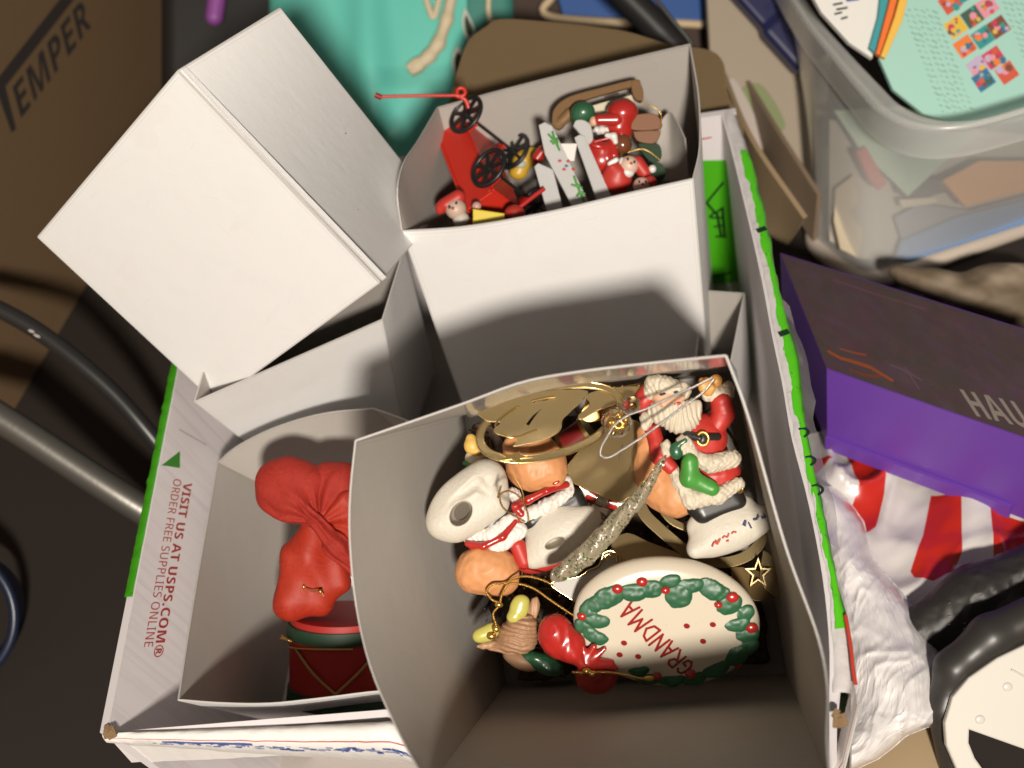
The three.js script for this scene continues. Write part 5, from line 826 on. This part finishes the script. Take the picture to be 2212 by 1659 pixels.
// red and white plastic bag
{
  const o0 = pl(1740, 930, 0.03), o1 = pl(2320, 930, 0.03), o2 = pl(1740, 1330, 0.03), ex = new V3(o1.x - o0.x, 0, 0).setLength(0.22), ey = new V3(0, 0, 0.17), org = new V3(o0.x, 0.03, Math.min(o0.z, o1.z) - 0.01), to = facing(org, ex, ey, 1100, 850);
  const pos = [], uv = [], idx = [], N = 90, K = 70; for (let j = 0; j <= K; j++) for (let i = 0; i <= N; i++) { const x = i / N, y = j / K, w = 1 - Math.abs(noise(x * 6 + y * 2, y * 3 - x * 3, 7)); pos.push(org.x + x * ex.length(), 0.014 + 0.013 * w * w + 0.006 * (1 - Math.abs(noise(x * 9 + y * 3, y * 4 - x * 2, 5))) ** 3 + 0.002 * fbm(x * 12, y * 12, 3), org.z + y * ey.length()); uv.push(x, 1 - y); }
  for (let j = 0; j < K; j++) for (let i = 0; i < N; i++) { const a = j * (N + 1) + i; idx.push(a, a + N + 1, a + 1, a + 1, a + N + 1, a + N + 2); }
  const g = new THREE.BufferGeometry(); g.setAttribute('position', new THREE.Float32BufferAttribute(pos, 3)); g.setAttribute('uv', new THREE.Float32BufferAttribute(uv, 2)); g.setIndex(idx); g.computeVertexNormals();
  const Z = (l) => l.map(([x, y]) => [1645.8 + 0.4379 * x, 932.6 + 0.4379 * y]);
  const mp = canvas(1100, 850, (q, w, h) => { q.fillStyle = '#c9c4c0'; q.fillRect(0, 0, w, h); const r = '#b9281e'; trace(q, to, Z([[200, 40], [350, 110], [270, 160], [200, 160]]), r); trace(q, to, Z([[420, 60], [620, 120], [605, 260], [565, 410], [520, 445], [440, 405], [355, 355], [450, 305], [482, 240]]), r); trace(q, to, Z([[840, 250], [985, 300], [992, 560], [950, 650], [850, 690], [760, 660], [738, 620], [800, 450]]), r); trace(q, to, Z([[1130, 360], [1400, 420], [1400, 580], [1150, 630]]), r); });
  const t = thing('shopping_bag', 'crumpled plastic bag with red spots under the purple box', 'plastic bag'); part(t, 'bag', g, mat([1, 1, 1], 0.22, { map: mp }));
}
// thin white bag beside the box
{
  const rows = [[1050, 1735, 1800], [1080, 1750, 1835], [1130, 1760, 1868], [1200, 1775, 1882], [1240, 1785, 1915], [1283, 1800, 1952], [1327, 1805, 1987], [1405, 1815, 2031], [1458, 1815, 2046], [1537, 1800, 2053], [1561, 1795, 2030], [1590, 1785, 1960], [1640, 1765, 1898], [1662, 1760, 1850], [1700, 1750, 1800]], N = 130, K = 170, pos = [], idx = [], uv = [];
  for (let j = 0; j <= K; j++) { const f = j / K * (rows.length - 1), k = Math.min(rows.length - 2, Math.floor(f)), r = rows[k].map((q, i) => q + (rows[k + 1][i] - q) * (f - k)); for (let i = 0; i <= N; i++) { const s = i / N, u = r[1] + (r[2] - r[1]) * s + 3 * fbm(j * 0.15, i * 0.02, 2), v = r[0], a = (u * 0.87 + v * 0.5) * 0.02, b = (v * 0.87 - u * 0.5) * 0.0065, wq = noise(a * 0.5, b * 2, 8), rg = (x, y, z, k) => (1 - Math.abs(noise(x, y, z))) ** k, crum = 0.0016 * rg(a * 0.8 + wq, b, 1, 4) + 0.0008 * rg(a * 1.7 + 3 + wq, b * 2.2, 2, 5) + 0.00045 * rg(a * 3.3 + wq, b * 5, 3, 4) + 0.0003 * rg(b * 6, a * 4, 9, 6), p = pl(u, v, 0.02 + 0.022 * Math.sin(Math.PI * Math.min(1, s * 1.02)) ** 0.5 + crum + 0.004 * fbm(a * 0.35, b * 1.6, 4)); pos.push(p.x, p.y, p.z); uv.push(s, j / K); } }
  for (let j = 0; j < K; j++) for (let i = 0; i < N; i++) { const a = j * (N + 1) + i; idx.push(a, a + N + 1, a + 1, a + 1, a + N + 1, a + N + 2); }
  const g = new THREE.BufferGeometry(); g.setAttribute('position', new THREE.Float32BufferAttribute(pos, 3)); g.setAttribute('uv', new THREE.Float32BufferAttribute(uv, 2)); g.setIndex(idx); g.computeVertexNormals();
  const t = thing('plastic_bag', 'crumpled thin white plastic bag beside the green taped rim', 'plastic bag'); part(t, 'bag', g, mat([0.93, 0.9, 0.89], 0.22, { phys: true, transmission: 0.22, thickness: 0, clearcoat: 0.8, clearcoatRoughness: 0.1, bumpMap: G2, bumpScale: 0.0006 }));
}
{
  const t = frame('plastic_tray', 2130, 1530, 0.64, 'white plastic tray with arch opening and black rim at the lower right', 'tray');
  const Z = (l) => l.map(([x, y]) => [1645.8 + 0.4379 * x, 932.6 + 0.4379 * y]);
  part(t, 'panel', poly(t, Z([[1600, 930], [1293, 1040], [1150, 1108], [1010, 1205], [930, 1300], [892, 1430], [900, 1540], [960, 1680], [1080, 1850], [1600, 1850]]), 12, 5, [Z([[1012, 1462], [1293, 1562], [1460, 1630], [1460, 1760], [1160, 1760], [1090, 1670], [1040, 1600], [1010, 1525]])]), mat([0.6, 0.57, 0.51], 0.35));
  for (const [x, y] of [[1198, 1250], [1063, 1410]]) { const [[u, v]] = Z([[x, y]]); part(t, 'bump', ball(t, u, v, 17, 11, 10, 4), mat([0.6, 0.57, 0.51], 0.3)); }
  part(t, 'ridge', tube(t, Z([[1215, 1165], [1260, 1190], [1310, 1215]]).map(([u, v]) => [u, v, 17]), 3, 10, 6), mat([0.6, 0.57, 0.51], 0.3));
  part(t, 'rim', blob(t, [c(2300, 1310, -30, 46, 2150, 1380, -30, 46), c(2150, 1380, -30, 46, 2072, 1450, -36, 40), c(2072, 1450, -36, 40, 2050, 1540, -46, 34), c(2050, 1540, -46, 34, 2090, 1680, -60, 40)], { cell: 6, k: 20 }), mat([0.03, 0.027, 0.024], 0.4));
}
{
  const t = frame('black_cushion', 2120, 1320, 0.68, 'black padded rubber ring with scuffs above the white panel', 'cushion');
  part(t, 'pad', blob(t, [c(1990, 1370, -20, 56, 2110, 1290, -10, 62), c(2110, 1290, -10, 62, 2300, 1210, -10, 66), c(2080, 1420, -60, 60, 2300, 1320, -60, 60)], { cell: 7, k: 40, disp: folds(1.2) }), mat([0.022, 0.019, 0.017], 0.5)); seed = 8;
  const g = []; for (let i = 0; i < 14; i++) g.push(ball(t, 2030 + rnd() * 160, 1350 - i * 6 + rnd() * 20, 44, 1.5 + rnd() * 2.5, 1.2, 4)); part(t, 'scuff', mergeGeometries(g), mat([0.3, 0.25, 0.2], 0.8)).userData.kind = 'stuff';
}
{
  const t = thing('cardboard_sheet', 'flat beige cardboard on the floor under the white bag', 'cardboard'), a = pl(1700, 1560, 0.003), b = pl(2010, 1560, 0.003), d = pl(1740, 1760, 0.003);
  part(t, 'sheet', slab(a, b.clone().sub(a), d.clone().sub(a), new V3(0, 0.003, 0)), mat([0.36, 0.26, 0.15], 0.8));
}
{
  const t = frame('plastic_wrap', 2090, 640, 0.8, 'crumpled clear wrap and brown paper between the tote and the game box', 'plastic wrap');
  part(t, 'wrap', blob(t, [e(2120, 640, -40, 200, 40, 60, -18), e(2190, 610, -40, 100, 46, 60, 0)], { cell: 5, k: 30, disp: (x, y, z) => 6 * noise(x * 0.02, y * 0.03, z * 0.02) + 1.5 * noise(x * 0.06, y * 0.06, z * 0.06), color: (u, v) => { const q = 0.5 + 0.5 * noise(u * 0.02, v * 0.03, 4); return [0.14 + 0.26 * q * q, 0.1 + 0.22 * q * q, 0.06 + 0.18 * q * q]; } }), mat([1, 1, 1], 0.65, { vertexColors: true }));
}
// alike things carry one group name
{
  const n = {}; for (const o of scene.children) if (o.userData.category) (n[o.userData.category] ??= []).push(o);
  for (const k in n) if (n[k].length > 1) for (const o of n[k]) o.userData.group = 'each ' + k + ' of the picture';
}
renderer.render(scene, camera);
